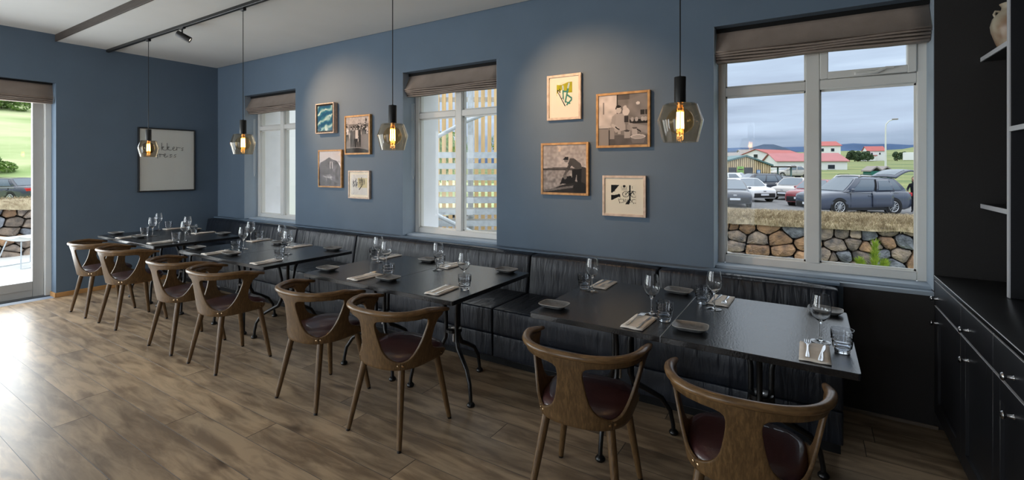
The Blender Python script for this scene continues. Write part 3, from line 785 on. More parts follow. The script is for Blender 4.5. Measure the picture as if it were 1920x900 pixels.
flat_outline(fork, [(-0.105, 0.004), (-0.10, 0.0075), (-0.07, 0.0068), (-0.02, 0.0036), (0.02, 0.0030), (0.045, 0.0055), (0.056, 0.012), (0.066, 0.0135), (0.070, 0.0135)], fz)
for k in range(4):
    x = -0.0115+k*0.00767
    fork.tube([(x, 0.068, fz(0.068)), (x, 0.09, fz(0.09)), (x, 0.112, fz(0.112)+0.001)], [0.0021, 0.0018, 0.0010], 5)
fork = fork.build('fork', M_steel, smooth=40)
kz = lambda y: 0.004
knife = MB()
flat_outline(knife, [(-0.112, 0.003), (-0.106, 0.0085), (-0.06, 0.0075), (-0.01, 0.0045), (0.0, 0.0040)], kz, 0.004)
V = [(-0.004, 0.0, 0.0045), (0.005, 0.0, 0.0045), (-0.002, 0.035, 0.0048), (0.0105, 0.04, 0.0046), (0.0, 0.08, 0.0048), (0.0105, 0.075, 0.0046), (0.006, 0.104, 0.0046), (0.008, 0.10, 0.0046)]
knife.add(V+[(x, y, z-0.0014) for x, y, z in V], [(0, 1, 3, 2), (2, 3, 5, 4), (4, 5, 7, 6), (8, 10, 11, 9), (10, 12, 13, 11), (12, 14, 15, 13), (0, 2, 10, 8), (2, 4, 12, 10), (4, 6, 14, 12), (6, 7, 15, 14), (7, 5, 13, 15), (5, 3, 11, 13), (3, 1, 9, 11), (1, 0, 8, 9)])
knife = knife.build('knife', M_steel, smooth=40)
def cv(x, y):    # measured on the table plane
    return 7.783-0.9639*(7.783-x), -3.8+0.9639*(y+3.8)
TN = {'A': 'tables nearest the black cabinets', 'B': 'tables before the middle window', 'C': 'tables under the small pictures', 'D': 'tables beside the poster wall'}
PN = {0: 'left chair place', 1: 'right chair place', 2: 'left bench place', 3: 'right bench place'}
# (pair, seat): wine, tumbler, napkin centre, plate   (positions on the 0.75 m plane)
SET = {
 ('A', 2): ((6.54, -.82), (6.45, -.78), (6.54, -.61), (7.04, -.53)),
 ('A', 0): ((7.02, -1.11), (7.11, -1.18), (7.005, -1.29), (6.45, -1.28)),
 ('A', 3): ((7.30, -.81), (7.22, -.72), (7.31, -.58), (7.85, -.52)),
 ('A', 1): ((7.82, -1.10), (7.90, -1.20), (7.795, -1.285), (7.26, -1.26)),
 ('B', 2): ((4.57, -.90), (4.37, -.83), (4.44, -.67), (4.92, -.64)),
 ('B', 0): ((4.83, -1.05), (5.07, -1.25), (4.925, -1.35), (4.37, -1.34)),
 ('B', 3): ((5.23, -.87), (5.17, -.78), (5.22, -.68), (5.73, -.59)),
 ('B', 1): ((5.69, -1.12), (5.79, -1.24), (5.68, -1.34), (5.14, -1.32)),
 ('C', 2): ((2.29, -.85), (2.16, -.75), (2.42, -.75), (2.89, -.78)),
 ('C', 0): ((2.88, -1.16), (2.95, -1.27), (2.90, -1.43), (2.34, -1.42)),
 ('C', 3): ((3.05, -.85), (2.98, -.76), (3.22, -.73), (3.70, -.68)),
 ('C', 1): ((3.55, -1.10), (3.72, -1.29), (3.74, -1.42), (3.12, -1.40)),
 ('D', 2): ((.47, -.97), (.30, -.84), (.46, -.78), (.89, -.65)),
 ('D', 0): ((1.0, -1.24), (.89, -1.28), (.91, -1.44), (.32, -1.42)),
 ('D', 3): ((1.24, -.96), (1.10, -.83), (1.25, -.74), (1.62, -.68)),
 ('D', 1): ((1.78, -1.22), (1.78, -1.31), (1.70, -1.42), (1.06, -1.40)),
}
proto_used = False
rn = random.Random(3)
E1 = 0.0008
for (t, s), (w, g, n, p) in SET.items():
    where = PN[s]+', '+TN[t]
    top = TZ+E1
    tb = [q for q in TB if q[0] == t][0]
    cl_ = lambda p, m: (min(max(cv(*p)[0], tb[1]+m), tb[3]-m), min(max(cv(*p)[1], tb[4]+m), tb[5]-m))
    ow = copy_tree(wine) if proto_used else wine
    ow.location = (*cl_(w, 0.05), top); tag(ow, 'stemmed wine glass, '+where, 'wine glass', 'wine glasses on the tables')
    og = copy_tree(tumbler) if proto_used else tumbler
    og.location = (*cl_(g, 0.05), top); tag(og, 'stepped water tumbler, '+where, 'tumbler', 'water tumblers on the tables')
    x, y = cv(*p)
    tb = [q for q in TB if q[0] == t][0]
    x = min(max(x, tb[1]+0.075), tb[3]-0.09); y = min(max(y, tb[4]+0.075), tb[5]-0.07)
    op = copy_tree(plate) if proto_used else plate
    op.location = (x, y, top); op.rotation_euler = (0, 0, math.radians(rn.uniform(-7, 7)))
    tag(op, 'rounded grey stoneware side plate, '+where, 'plate', 'side plates on the tables')
    x, y = cl_(n, 0.065); flip = s >= 2; a = math.radians(rn.uniform(-3, 4)+(180 if flip else 0))
    y = max(y, tb[4]+0.122) if not flip else min(y, tb[5]-0.122)
    on = copy_tree(napkin) if proto_used else napkin
    on.location = (x, y, top); on.rotation_euler = (0, 0, a); tag(on, 'folded beige napkin, '+where, 'napkin', 'napkins on the tables')
    d = 1 if not flip else -1
    of = copy_tree(fork) if proto_used else fork
    of.location = (x-0.026*d, y+0.01*d, top+0.0090); of.rotation_euler = (0, 0, a+math.radians(rn.uniform(-4, 2))); tag(of, 'steel fork on the napkin, '+where, 'fork', 'forks on the napkins')
    ok = copy_tree(knife) if proto_used else knife
    ok.location = (x+0.026*d, y-0.002*d, top+0.0078); ok.rotation_euler = (0, 0, a+math.radians(rn.uniform(-5, 2))); tag(ok, 'steel knife on the napkin, '+where, 'knife', 'knives on the napkins')
    proto_used = True

# ---------------------------------------------------------------- track, pendants, spot
trk = root('lighting_track', (4.3, -1.362, H1))
MB().box(-4.297, 4.2, -0.018, 0.018, -0.034, 0.0, 0.002).build('track_profile', M_black, trk)
MB().box(-4.297, 4.2, -0.004, 0.004, -0.0348, -0.0335).build('track_slot', M_gap, trk)
tag(trk, 'thin black lighting track crossing the white ceiling', 'lighting track')
def pendant():
    r = root('pendant_lamp')          # origin at the middle of the glass shade
    MB().tube([(0, 0, 0.215), (0, 0, 1.245)], 0.0032, 8).build('cord', M_black, r, smooth=60)
    MB().box(-0.03, 0.03, -0.016, 0.016, 1.245, 1.271, 0.003).build('track_adapter', M_black, r)
    MB().lathe([(0.0001, 0.222), (0.004, 0.222), (0.006, 0.215), (0.0275, 0.215), (0.0285, 0.213), (0.0285, 0.082), (0.0001, 0.082)], 28).build('lamp_holder', M_black, r, smooth=40)
    sh_ = MB().lathe([(0.029, 0.083), (0.074, 0.082), (0.082, 0.077), (0.1085, 0.002), (0.1090, -0.003), (0.083, -0.108), (0.080, -0.108), (0.1055, -0.003), (0.079, 0.074), (0.072, 0.079), (0.029, 0.080)], 40).build('glass_shade', M_shade, r, smooth=30)
    bu = MB().lathe([(0.014, 0.078), (0.018, 0.062)]+[(0.066*math.sin(w), -0.004+0.066*math.cos(w)) for w in np.linspace(0.28, PI-0.001, 22)], 28).build('globe_bulb', M_bulb, r, smooth=70)
    f = MB()
    for k in range(8):
        w = 2*PI*k/8
        f.tube([(0.015*math.cos(w), 0.015*math.sin(w), 0.042), (0.017*math.cos(w), 0.017*math.sin(w), -0.040)], 0.0021, 6)
    f.build('filament', M_filament, bu, smooth=60)
    MB().lathe([(0.0001, 0.082), (0.012, 0.082), (0.012, 0.055), (0.004, 0.045), (0.003, -0.04), (0.0001, -0.045)], 12).build('bulb_stem', M_brass, bu, smooth=40)
    return r
pd = pendant()
plab = ['smoke glass pendant lamp hanging in front of the framed poster', 'smoke glass pendant lamp hanging beside the far corner window', 'smoke glass pendant lamp hanging just left of the middle window', 'smoke glass pendant lamp hanging just left of the wide car park window']
for i, x in enumerate((1.215, 3.25, 5.23, 7.232)):
    o = pd if i == 0 else copy_tree(pd)
    o.location = (x, -1.362, 1.814)
    tag(o, plab[i], 'pendant lamp', 'row of pendant lamps over the tables')
    d = bpy.data.lights.new('pendant_light', 'POINT'); d.energy = 2.0; d.color = (1.0, 0.66, 0.34); d.shadow_soft_size = 0.02
    l = bpy.data.objects.new('pendant_light', d); COL.objects.link(l); l.location = (0, 0, 0); l.parent = o
def spot(x, target, label, watts, angle):
    r = root('track_spotlight', (x, -1.362, H1-0.034))
    MB().box(-0.05, 0.05, -0.014, 0.014, -0.012, 0.0, 0.002).build('adapter', M_black, r)
    MB().tube([(0, 0, -0.01), (0, 0, -0.055)], 0.0075, 10).build('stem', M_black, r, smooth=50)
    c0 = Vector((0, 0, -0.085)); aim = (Vector(target)-Vector((x, -1.362, H1-0.12))).normalized()
    Q = aim.to_track_quat('Z', 'Y').to_matrix().to_4x4()
    M_ = Matrix.Translation(c0) @ Q
    can = MB().lathe([(0.0001, -0.055), (0.030, -0.055), (0.0325, -0.05), (0.0325, 0.085), (0.029, 0.085), (0.027, 0.070), (0.0001, 0.070)], 24, M_).build('can', M_black, r, smooth=40)
    MB().lathe([(0.0001, 0.073), (0.026, 0.073), (0.026, 0.071)], 20, M_).build('lens', M_lampface, can, smooth=40)
    d = bpy.data.lights.new('spot_light', 'SPOT'); d.energy = watts; d.color = (1.0, 0.60, 0.31); d.spot_size = math.radians(angle); d.spot_blend = 1.0; d.shadow_soft_size = 0.03
    l = bpy.data.objects.new('spot_light', d); COL.objects.link(l); l.parent = r
    l.matrix_local = Matrix.Translation(c0+aim*0.095) @ aim.to_track_quat('-Z', 'Y').to_matrix().to_4x4()
    tag(r, label, 'spotlight')
spot(2.045, (2.95, 0.0, 2.15), 'black cylinder spotlight on the ceiling track, lens lit, between the two far pendants', 150, 62)
spot(5.55, (6.15, 0.0, 2.0), 'black track spotlight aimed at the four larger pictures beside the wide window', 120, 62)
# ---------------------------------------------------------------- pictures
NX, NY = 84, 96
def canvas(c): return np.tile(np.array(lin(c), float), (NY, NX, 1))
yy, xx = np.mgrid[0:NY, 0:NX]; U = (xx+0.5)/NX; Vv = 1-(yy+0.5)/NY     # U right, Vv up
def put(im, mask, c): im[mask] = np.array(lin(c))
def ell(im, cx, cy, rx, ry, c): put(im, ((U-cx)/rx)**2+((Vv-cy)/ry)**2 < 1, c)
def rect(im, x0, x1, y0, y1, c): put(im, (U > x0) & (U < x1) & (Vv > y0) & (Vv < y1), c)
def line(im, x0, y0, x1, y1, w, c):
    dx, dy = x1-x0, y1-y0; L2 = dx*dx+dy*dy+1e-9
    t = np.clip(((U-x0)*dx+(Vv-y0)*dy)/L2, 0, 1)
    put(im, (U-x0-t*dx)**2+(Vv-y0-t*dy)**2 < w*w, c)
def poly(im, pts, c):
    m = np.zeros(U.shape, bool); k = len(pts)
    for i in range(k):
        (xa, ya), (xb, yb) = pts[i], pts[(i+1) % k]
        cond = ((ya > Vv) != (yb > Vv)) & (U < (xb-xa)*(Vv-ya)/(yb-ya+1e-12)+xa); m ^= cond
    put(im, m, c)
rs = np.random.RandomState(5)
def noise2(s):
    g = rs.rand(s+2, s+2); a = U*s; b = Vv*s; i = a.astype(int); j = b.astype(int); fa = a-i; fb = b-j
    return g[j, i]*(1-fa)*(1-fb)+g[j, i+1]*fa*(1-fb)+g[j+1, i]*(1-fa)*fb+g[j+1, i+1]*fa*fb
def grain(im, s, amt): im *= (1+amt*(noise2(s)-0.5))[..., None]
def g3(v): return (v, int(v*0.965), int(v*0.95))
def art_sea():
    im = canvas((52, 110, 140))
    f = Vv*5.2-U*1.6+1.3*noise2(5)+0.5*noise2(11)
    s = 0.5+0.5*np.sin(f*3.4)
    a = np.array(lin((24, 74, 112))); b = np.array(lin((58, 128, 140))); w = np.array(lin((206, 224, 222)))
    im = a*(1-s[..., None])+b*s[..., None]
    k = np.clip((s-0.6)/0.4, 0, 1)[..., None]*(0.15+0.65*noise2(7)[..., None]); return im*(1-k)+w*k
def art_crowd():
    im = canvas(g3(120)); rect(im, 0, 1, 0.8, 1, g3(176)); rect(im, 0, 1, 0.72, 0.8, g3(120)); grain(im, 20, 0.3)
    for k in range(46):
        x = rs.rand()*0.97+0.01; b = 0.46+0.32*rs.rand(); h = 0.2+0.1*rs.rand(); t = int(rs.choice([30, 52, 90, 170, 205]))
        poly(im, [(x-.03, b-h*.7), (x+.03, b-h*.7), (x+.04, b), (x-.04, b)], g3(t)); ell(im, x, b+.03, .021, .026, g3(int(rs.choice([60, 150, 190])))); ell(im, x, b+.05, .022, .014, g3(35))
    poly(im, [(0.55, 0.05), (1, 0.1), (1, 0.52), (0.62, 0.5)], g3(118)); grain(im, 34, 0.35)
    for x, t in ((0.47, 200), (0.36, 90), (0.60, 48), (0.24, 60)):
        poly(im, [(x-.05, .16), (x-.01, .16), (x, .3), (x+.02, .16), (x+.055, .16), (x+.05, .48), (x-.05, .48)], g3(40)); poly(im, [(x-.06, .40), (x+.06, .40), (x+.05, .64), (x-.05, .64)], g3(t)); ell(im, x, .69, .035, .04, g3(165)); ell(im, x, .715, .037, .02, g3(38))
    poly(im, [(0, 0), (1, 0), (1, .07), (.5, .14), (0, .12)], g3(40)); rect(im, .86, .885, .68, .97, g3(50)); ell(im, .87, .9, .03, .05, g3(45)); return im
def art_mountain():
    im = canvas((186, 186, 194)); grain(im, 4, 0.15)
    poly(im, [(0, .52), (.05, .68), (.2, .72), (.34, .78), (.46, .83), (.6, .77), (.8, .73), (.92, .62), (1, .5), (1, 0), (0, 0)], (92, 92, 100))
    m = Vv < 0.72
    im[m] *= (0.35+1.3*noise2(14))[m][..., None]*(0.6+0.8*noise2(36))[m][..., None]
    rect(im, .515, .60, .50, .695, (70, 70, 78))
    for x in (.505, .60): rect(im, x, x+.014, .50, .70, (206, 206, 212))
    rect(im, .505, .614, .69, .70, (206, 206, 212))
    for k in range(9): line(im, .20+.045*k, .26+.10*rs.rand(), .26+.045*k, .14+.12*rs.rand(), .007, (200, 200, 206))
    for k in range(7): line(im, .2+.06*k, .36, .24+.06*k, .28, .008, (70, 70, 78))
    return im
def art_abstract():
    im = canvas((206, 208, 206)); rect(im, .42, 1, .35, .82, (196, 188, 150)); rect(im, .16, .2, 0, 1, (188, 190, 192))
    for k in range(38):
        x, y = .12+.28*rs.rand(), .42+.42*rs.rand(); line(im, x, y, x+.1*(rs.rand()-.5), y-.1*rs.rand(), .012, (46, 50, 60))
    for k in range(14):
        x = .45+.42*rs.rand(); line(im, x, .8-.05*rs.rand(), x+.02, .42+.2*rs.rand(), .010, (84, 84, 82))
    line(im, .66, .85, .68, .45, .02, (36, 36, 40)); line(im, .68, .45, .52, .26, .022, (44, 44, 46)); grain(im, 12, 0.12); return im
def art_green():
    im = canvas((232, 224, 200)); poly(im, [(0, .45), (0, .92), (.3, .9), (.75, 1), (1, 1), (1, .5)], (160, 160, 34)); grain(im, 9, 0.35)
    poly(im, [(.03, .55), (.35, .7), (.5, .6), (.7, .55), (1, .55), (1, 0), (0, 0)], (230, 224, 206))
    tl_ = (62, 128, 118)
    for a_ in ((.40, .84, .44, .20, .045), (.80, .92, .56, .18, .05), (.66, .48, 1, .30, .04), (1, .28, .62, .03, .04), (.44, .62, .74, .60, .035), (.56, .2, .86, .1, .03)): line(im, *a_, tl_)
    for a_ in ((.40, .84, .42, .72, .05), (.80, .92, .74, .78, .05)): line(im, *a_, (176, 196, 200))
    line(im, .08, .66, .55, .05, .05, (34, 30, 32)); line(im, .12, .62, .34, .36, .022, (228, 222, 212)); line(im, .2, .72, .22, .6, .03, (34, 30, 32)); line(im, .38, .3, .62, .02, .03, (225, 220, 205)); return im
def art_kitchen():
    im = canvas(g3(126)); rect(im, 0, .38, .35, 1, g3(206)); rect(im, .38, .40, .42, 1, g3(52)); rect(im, .10, .12, .62, .86, g3(120)); poly(im, [(.62, .9), (1, 1), (1, .5), (.62, .6)], g3(134)); grain(im, 6, 0.12)
    rect(im, .4, .64, .9, 1, g3(96)); ell(im, .81, .81, .04, .03, g3(220))
    rect(im, .64, 1, .42, .5, g3(40)); poly(im, [(.62, .44), (1, .36), (1, .22), (.6, .3)], g3(150))
    for x in (.70, .78, .90, .96): ell(im, x, .50, .032, .045, g3(178))
    for x in (.88, .92, .97): rect(im, x-.02, x+.02, .58, .68, g3(52))
    rect(im, 0, 1, 0, .2, g3(96)); grain(im, 12, 0.5)
    poly(im, [(.25, .42), (.34, .62), (.54, .62), (.56, .3), (.36, .25)], g3(172)); line(im, .33, .55, .30, .40, .045, g3(165)); line(im, .30, .40, .40, .33, .03, g3(190)); ell(im, .42, .70, .055, .07, g3(200)); poly(im, [(.36, .70), (.365, .78), (.42, .80), (.475, .77), (.48, .70), (.46, .745), (.39, .74)], g3(36))
    ell(im, .57, .66, .07, .08, g3(212)); ell(im, .55, .735, .04, .045, g3(206)); rect(im, .54, .62, .45, .57, g3(60))
    rect(im, .0, .22, .0, .36, g3(142)); ell(im, .11, .37, .125, .035, g3(196)); rect(im, .0, .2, .33, .345, g3(40)); rect(im, .22, .24, 0, .3, g3(60)); rect(im, .24, .33, .12, .34, g3(150))
    rect(im, .53, .65, .14, .28, g3(168)); ell(im, .59, .28, .06, .018, g3(70)); rect(im, .69, .80, .2, .33, g3(180)); ell(im, .745, .33, .055, .016, g3(90)); rect(im, .60, .66, .3, .4, g3(150)); line(im, .8, .3, .86, .26, .012, g3(50))
    poly(im, [(.66, .14), (.70, .03), (.92, .03), (.96, .14)], g3(120)); ell(im, .81, .16, .15, .045, g3(206)); ell(im, .81, .155, .12, .03, g3(170)); rect(im, .4, .46, .22, .3, g3(170)); line(im, .36, .36, .43, .31, .012, g3(40)); return im
def art_fisher():
    im = canvas(g3(176)); im *= (0.78+0.4*noise2(5))[..., None]; rect(im, 0, 1, .47, .505, g3(70)); poly(im, [(0, .505), (.2, .525), (.5, .535), (.75, .51), (1, .505)], g3(92))
    m = Vv < .47; im[m] = np.array(lin(g3(150))); im[m] *= (0.6+0.8*noise2(22))[m][..., None]
    poly(im, [(0, 0), (.45, .16), (.75, .24), (1, .2), (1, 0)], g3(44)); line(im, .02, .03, .75, .14, .022, g3(112)); grain(im, 26, 0.5)
    poly(im, [(.40, .18), (.46, .32), (.66, .36), (.72, .2)], g3(30)); ell(im, .92, .34, .14, .2, g3(62)); ell(im, .86, .1, .16, .13, g3(34))
    poly(im, [(.58, .60), (.63, .72), (.72, .72), (.88, .60), (.91, .48), (.80, .46), (.68, .56)], g3(78)); poly(im, [(.68, .48), (.90, .50), (.88, .2), (.80, .2), (.78, .38), (.74, .2), (.68, .2)], g3(32))
    line(im, .66, .62, .56, .46, .034, g3(70)); line(im, .56, .46, .50, .35, .025, g3(90)); ell(im, .545, .685, .05, .05, g3(120)); poly(im, [(.47, .69), (.52, .75), (.60, .745), (.60, .69)], g3(34)); ell(im, .52, .33, .04, .05, g3(110)); return im
def art_bike():
    im = canvas((224, 222, 206)); K = (20, 20, 22)
    poly(im, [(0, 1), (.34, 1), (.16, .72), (0, .62)], K); poly(im, [(0, .6), (.38, .34), (.38, .5), (.1, .74), (0, .72)], K); ell(im, .2, .58, .14, .09, (224, 222, 206)); rect(im, 0, .3, .40, .47, K); poly(im, [(0, .4), (.35, .4), (.05, .2), (0, .2)], K)
    for cx in (.60, .93):
        ell(im, cx, .52, .14, .16, K); ell(im, cx, .52, .115, .135, (224, 222, 206))
        for k in range(4): line(im, cx+.12*math.cos(k*PI/4), .52+.14*math.sin(k*PI/4), cx-.12*math.cos(k*PI/4), .52-.14*math.sin(k*PI/4), .004, K)
    line(im, .6, .52, .72, .68, .014, K); line(im, .72, .68, .88, .68, .014, K); line(im, .88, .68, .93, .52, .014, K); line(im, .72, .68, .8, .52, .014, K); line(im, .8, .52, .9, .7, .014, K)
    ell(im, .54, .94, .06, .06, K); poly(im, [(.46, .88), (.62, .88), (.68, .70), (.42, .72)], (190, 188, 176)); rect(im, .74, .80, .2, 1, K); poly(im, [(.58, .0), (.74, .0), (.80, .3), (.74, .3)], K)
    for k in range(10): line(im, .3+.07*k, .28-.01*(k % 3), .36+.07*k, .04+.02*(k % 4), .010, K)
    for k in range(5): line(im, .42+.11*k, .95, .42+.11*k, .82, .006, K)
    for cx in (.42, .95):
        ell(im, cx, .17, .1, .1, K); ell(im, cx, .17, .085, .085, (224, 222, 206))
    return im
def picture(x0, x1, z0, z1, fw_, depth, fmat, art, label, mount=None, black_gap=False, recess=0.008):
    cx, cz = (x0+x1)/2, (z0+z1)/2; w, h = x1-x0, z1-z0
    r = root('framed_picture', (cx, -0.001, cz))
    for nm_, (a0, a1, b0, b1) in (('s', (-w/2, -w/2+fw_, -h/2, h/2)), ('s', (w/2-fw_, w/2, -h/2, h/2)), ('t', (-w/2+fw_, w/2-fw_, h/2-fw_, h/2)), ('t', (-w/2+fw_, w/2-fw_, -h/2, -h/2+fw_))):
        MB().box(a0, a1, -depth, 0, b0, b1, 0.0015).build('frame_moulding', fmat, r)
    iw, ih = w/2-fw_, h/2-fw_; y = -depth+recess
    MB().box(-iw, iw, y+0.001, -0.002, -ih, ih).build('backing', M_gap if black_gap else M_mount, r)
    pw, ph, ox, oz = iw, ih, 0, 0
    if mount: pw, ph, ox, oz = mount
    b = MB(); b.grid(lambda u, v: (ox-pw+2*pw*u, y, oz+ph-2*ph*v), NX, NY)
    o = b.build('print', M_print, r, fix=False)
    im = art(); im = np.clip(im, 0, 1)
    ca = o.data.color_attributes.new('print', 'FLOAT_COLOR', 'CORNER')
    rgba = np.concatenate([im, np.ones((NY, NX, 1))], 2).reshape(-1, 4)
    ca.data.foreach_set('color', np.repeat(rgba, 4, axis=0).astype(np.float32).ravel())
    MB().box(-iw, iw, y-0.004, y-0.0025, -ih, ih).build('picture_glass', M_picglass, r)
    tag(r, label, 'picture', 'framed pictures on the long wall')
picture(2.50, 2.853, 2.005, 2.38, 0.012, 0.058, M_framepale, art_sea, 'deep framed picture of blue green waves, topmost of the left cluster', (0.142, 0.155, 0.0, 0.0), True)
picture(3.025, 3.47, 1.735, 2.20, 0.02, 0.035, M_frameoak, art_crowd, 'oak framed old photograph of a crowd in a field', None)
picture(2.51, 2.965, 1.335, 1.80, 0.018, 0.03, M_frameoak, art_mountain, 'oak framed grey picture of a mountain ridge with pale streaks', None)
picture(3.085, 3.455, 1.215, 1.545, 0.018, 0.03, M_framepale, art_abstract, 'small pale framed ink drawing with a yellow patch, lowest of the left cluster', (0.14, 0.12, 0.0, 0.0))
picture(5.775, 6.105, 2.0, 2.40, 0.022, 0.028, M_framepale, art_green, 'pale framed print of green crossing bars on an olive patch', (0.075, 0.105, 0.005, 0.025))
picture(6.245, 6.70, 1.745, 2.20, 0.02, 0.03, M_frameoak, art_kitchen, 'oak framed old photograph of a cook with a child in a kitchen', None)
picture(5.715, 6.175, 1.34, 1.80, 0.02, 0.03, M_frameoak, art_fisher, 'oak framed old photograph of a man bending over a boat', None)
picture(6.30, 6.665, 1.18, 1.515, 0.02, 0.028, M_framepale, art_bike, 'pale framed black and white print of bicycles, nearest the wide window', (0.104, 0.078, -0.004, 0.012))
# framed poster with handwriting on the left wall
r = root('framed_poster', (0.001, -0.685, 1.69)); w, h = 0.355, 0.445
for a0, a1, b0, b1 in ((-w, -w+.016, -h, h), (w-.016, w, -h, h), (-w+.016, w-.016, h-.016, h), (-w+.016, w-.016, -h, -h+.016)):
    MB().box(0, 0.03, a0, a1, b0, b1, 0.0015).build('frame_moulding', M_black, r)
MB().box(0.002, 0.014, -w+.014, w-.014, -h+.014, h-.014).build('poster_sheet', M_paper, r)
MB().box(0.019, 0.0205, -w+.014, w-.014, -h+.014, h-.014).build('poster_glass', M_pane, r)
def glyphs(strokes, y0, z0, s, sx=1.0):
    b = MB()
    for st_ in strokes:
        b.tube([(0.0152, y0+s*p*sx, z0+s*q) for p, q in st_], 0.0028, 5)
    return b
def arc(cx, cy, rx, ry, a0, a1, n=9): return [(cx+rx*math.cos(math.radians(a0+(a1-a0)*i/n)), cy+ry*math.sin(math.radians(a0+(a1-a0)*i/n))) for i in range(n+1)]
L_k = lambda x: [[(x, 1.25), (x+.02, 0)], [(x+.02, .42), (x+.22, .62), (x+.34, .58), (x+.22, .42), (x+.06, .38), (x+.28, .02), (x+.55, -.02), (x+.72, .1)]]
L_e = lambda x: [[(x, .18), (x+.2, .3), (x+.36, .48), (x+.26, .62), (x+.08, .48), (x+.06, .18), (x+.24, -.06), (x+.5, .04), (x+.68, .25)]]
L_r = lambda x: [[(x, .62), (x+.04, 0)], [(x+.02, .4), (x+.2, .5), (x+.62, .46)]]
L_s = lambda x: [[(x+.4, .50), (x+.16, .48), (x+.06, .34), (x+.3, .16), (x+.22, -.02), (x, .0)]]
glyphs(L_k(0)+L_k(.82)+L_e(1.62)+L_r(2.3)+L_s(3.0), -0.075, 0.139, 0.082).build('handwriting', M_ink, r)
glyphs([[(0, -.25), (.06, .5), (.5, .46)]]+L_r(.35)+L_e(.95)+L_s(1.9)+L_s(2.6), -0.125, 0.04, 0.078).build('handwriting', M_ink, r)
tag(r, 'black framed white poster with black handwriting on the left wall', 'poster')
# ---------------------------------------------------------------- outdoors
M_gravel = mat('grey_gravel_lot', (118, 118, 120), 0.9, var=0.18, scale=3, detail=8)
M_field = mat('green_yellow_field', (150, 152, 96), 0.95, second=(92, 112, 68), scale=0.16, detail=8, stretch=(0.5, 2.2, 1))
M_hill = mat('bright_green_hillside', (214, 218, 170), 0.95, second=(150, 176, 110), scale=0.28, detail=10, stretch=(1, 0.4, 1))
M_deck = mat('pale_terrace_concrete', (240, 240, 238), 0.85, var=0.05, scale=5)
M_mtn = mat('haze_blue_far_mountain', (84, 104, 134), 1.0, second=(70, 88, 116), scale=0.004, spec=0.0)  # distance haze mixed into the mountain colour
M_mtn2 = mat('haze_grey_near_hill', (88, 100, 120), 1.0, second=(74, 88, 104), scale=0.01, spec=0.0)  # bluish haze put into the hill colour as well
M_stone = mat('mixed_field_stone', (178, 158, 140), 0.92, second=(92, 88, 88), scale=6, detail=8, bump=0.9, bscale=30, rand=0.3, bdist=0.03)
M_stone2 = mat('rust_brown_stone', (190, 150, 114), 0.92, second=(108, 88, 76), scale=6, detail=8, bump=0.9, bscale=30, rand=0.25, bdist=0.03)
M_stone3 = mat('blue_grey_basalt', (150, 154, 162), 0.92, second=(78, 80, 88), scale=7, detail=8, bump=0.9, bscale=32, rand=0.25, bdist=0.03)
M_earth = mat('dark_wall_core', (38, 34, 32), 1.0)
M_dry = mat('dry_straw_grass', (204, 188, 156), 0.95, second=(138, 120, 92), scale=9)
M_leaf = mat('green_leaves', (142, 170, 92), 0.8, second=(92, 126, 58), scale=4, rand=0.15)
M_darkleaf = mat('dark_green_leaves', (92, 112, 82), 0.85, second=(58, 78, 54), scale=2, rand=0.15)
M_needle = mat('fresh_pine_needles', (170, 190, 70), 0.7, second=(120, 150, 52), scale=20)
M_bark = mat('brown_bark', (92, 74, 58), 0.9)
M_red = mat('red_corrugated_roof', (176, 92, 88), 0.7, var=0.06, scale=1)
M_pink = mat('faded_red_roof', (178, 112, 114), 0.7, var=0.06, scale=1)
M_render = mat('white_house_render', (236, 236, 238), 0.85)
M_glassdark = mat('dark_window_glass', (38, 44, 52), 0.12)
M_board = mat('weathered_shed_board', (228, 206, 172), 0.85, second=(186, 156, 120), scale=4, stretch=(3, 3, 0.4), rand=0.12)
M_dark_board = mat('dark_board_gap', (58, 48, 42), 0.9)
M_tealroof = mat('grey_teal_roof_edge', (86, 118, 122), 0.6)
M_green_sign = mat('green_sign_board', (140, 196, 90), 0.6)
M_kiosk = mat('teal_green_kiosk', (34, 112, 98), 0.6)
M_roofgrey = mat('grey_kiosk_roof', (150, 142, 138), 0.7)
M_blue = mat('blue_sign', (86, 132, 196), 0.5)
M_galv = mat('galvanised_steel', (206, 213, 218), 0.45, metal=0.2, var=0.12, scale=14, bump=0.05, bscale=60)
M_slat = mat('larch_slat', (236, 200, 146), 0.75, var=0.16, scale=4, stretch=(2, 2, 0.3), rand=0.10)
M_tyre = mat('black_tyre', (24, 24, 26), 0.8)
M_rim = mat('alloy_rim', (196, 198, 202), 0.3, metal=0.7)
M_trim = mat('black_car_plastic', (26, 27, 30), 0.5)
M_carglass = mat('tinted_car_glass', (92, 106, 120), 0.08, spec=0.9)
M_headlamp = mat('clear_headlamp', (206, 212, 220), 0.1)
M_tail = mat('red_tail_lamp', (196, 34, 40), 0.2)
M_plate_w = mat('white_number_plate', (226, 230, 238), 0.5)
def paint(nm, c): return mat(nm, c, 0.22, spec=0.7, coat=0.6)
M_suv = paint('blue_grey_car_paint', (72, 80, 98)); M_wcar = paint('white_car_paint', (232, 234, 238)); M_dcar = paint('dark_blue_car_paint', (44, 50, 66))
M_scar = paint('silver_car_paint', (190, 184, 180)); M_rcar = paint('red_car_paint', (146, 58, 66)); M_kcar = paint('black_car_paint', (34, 36, 42))

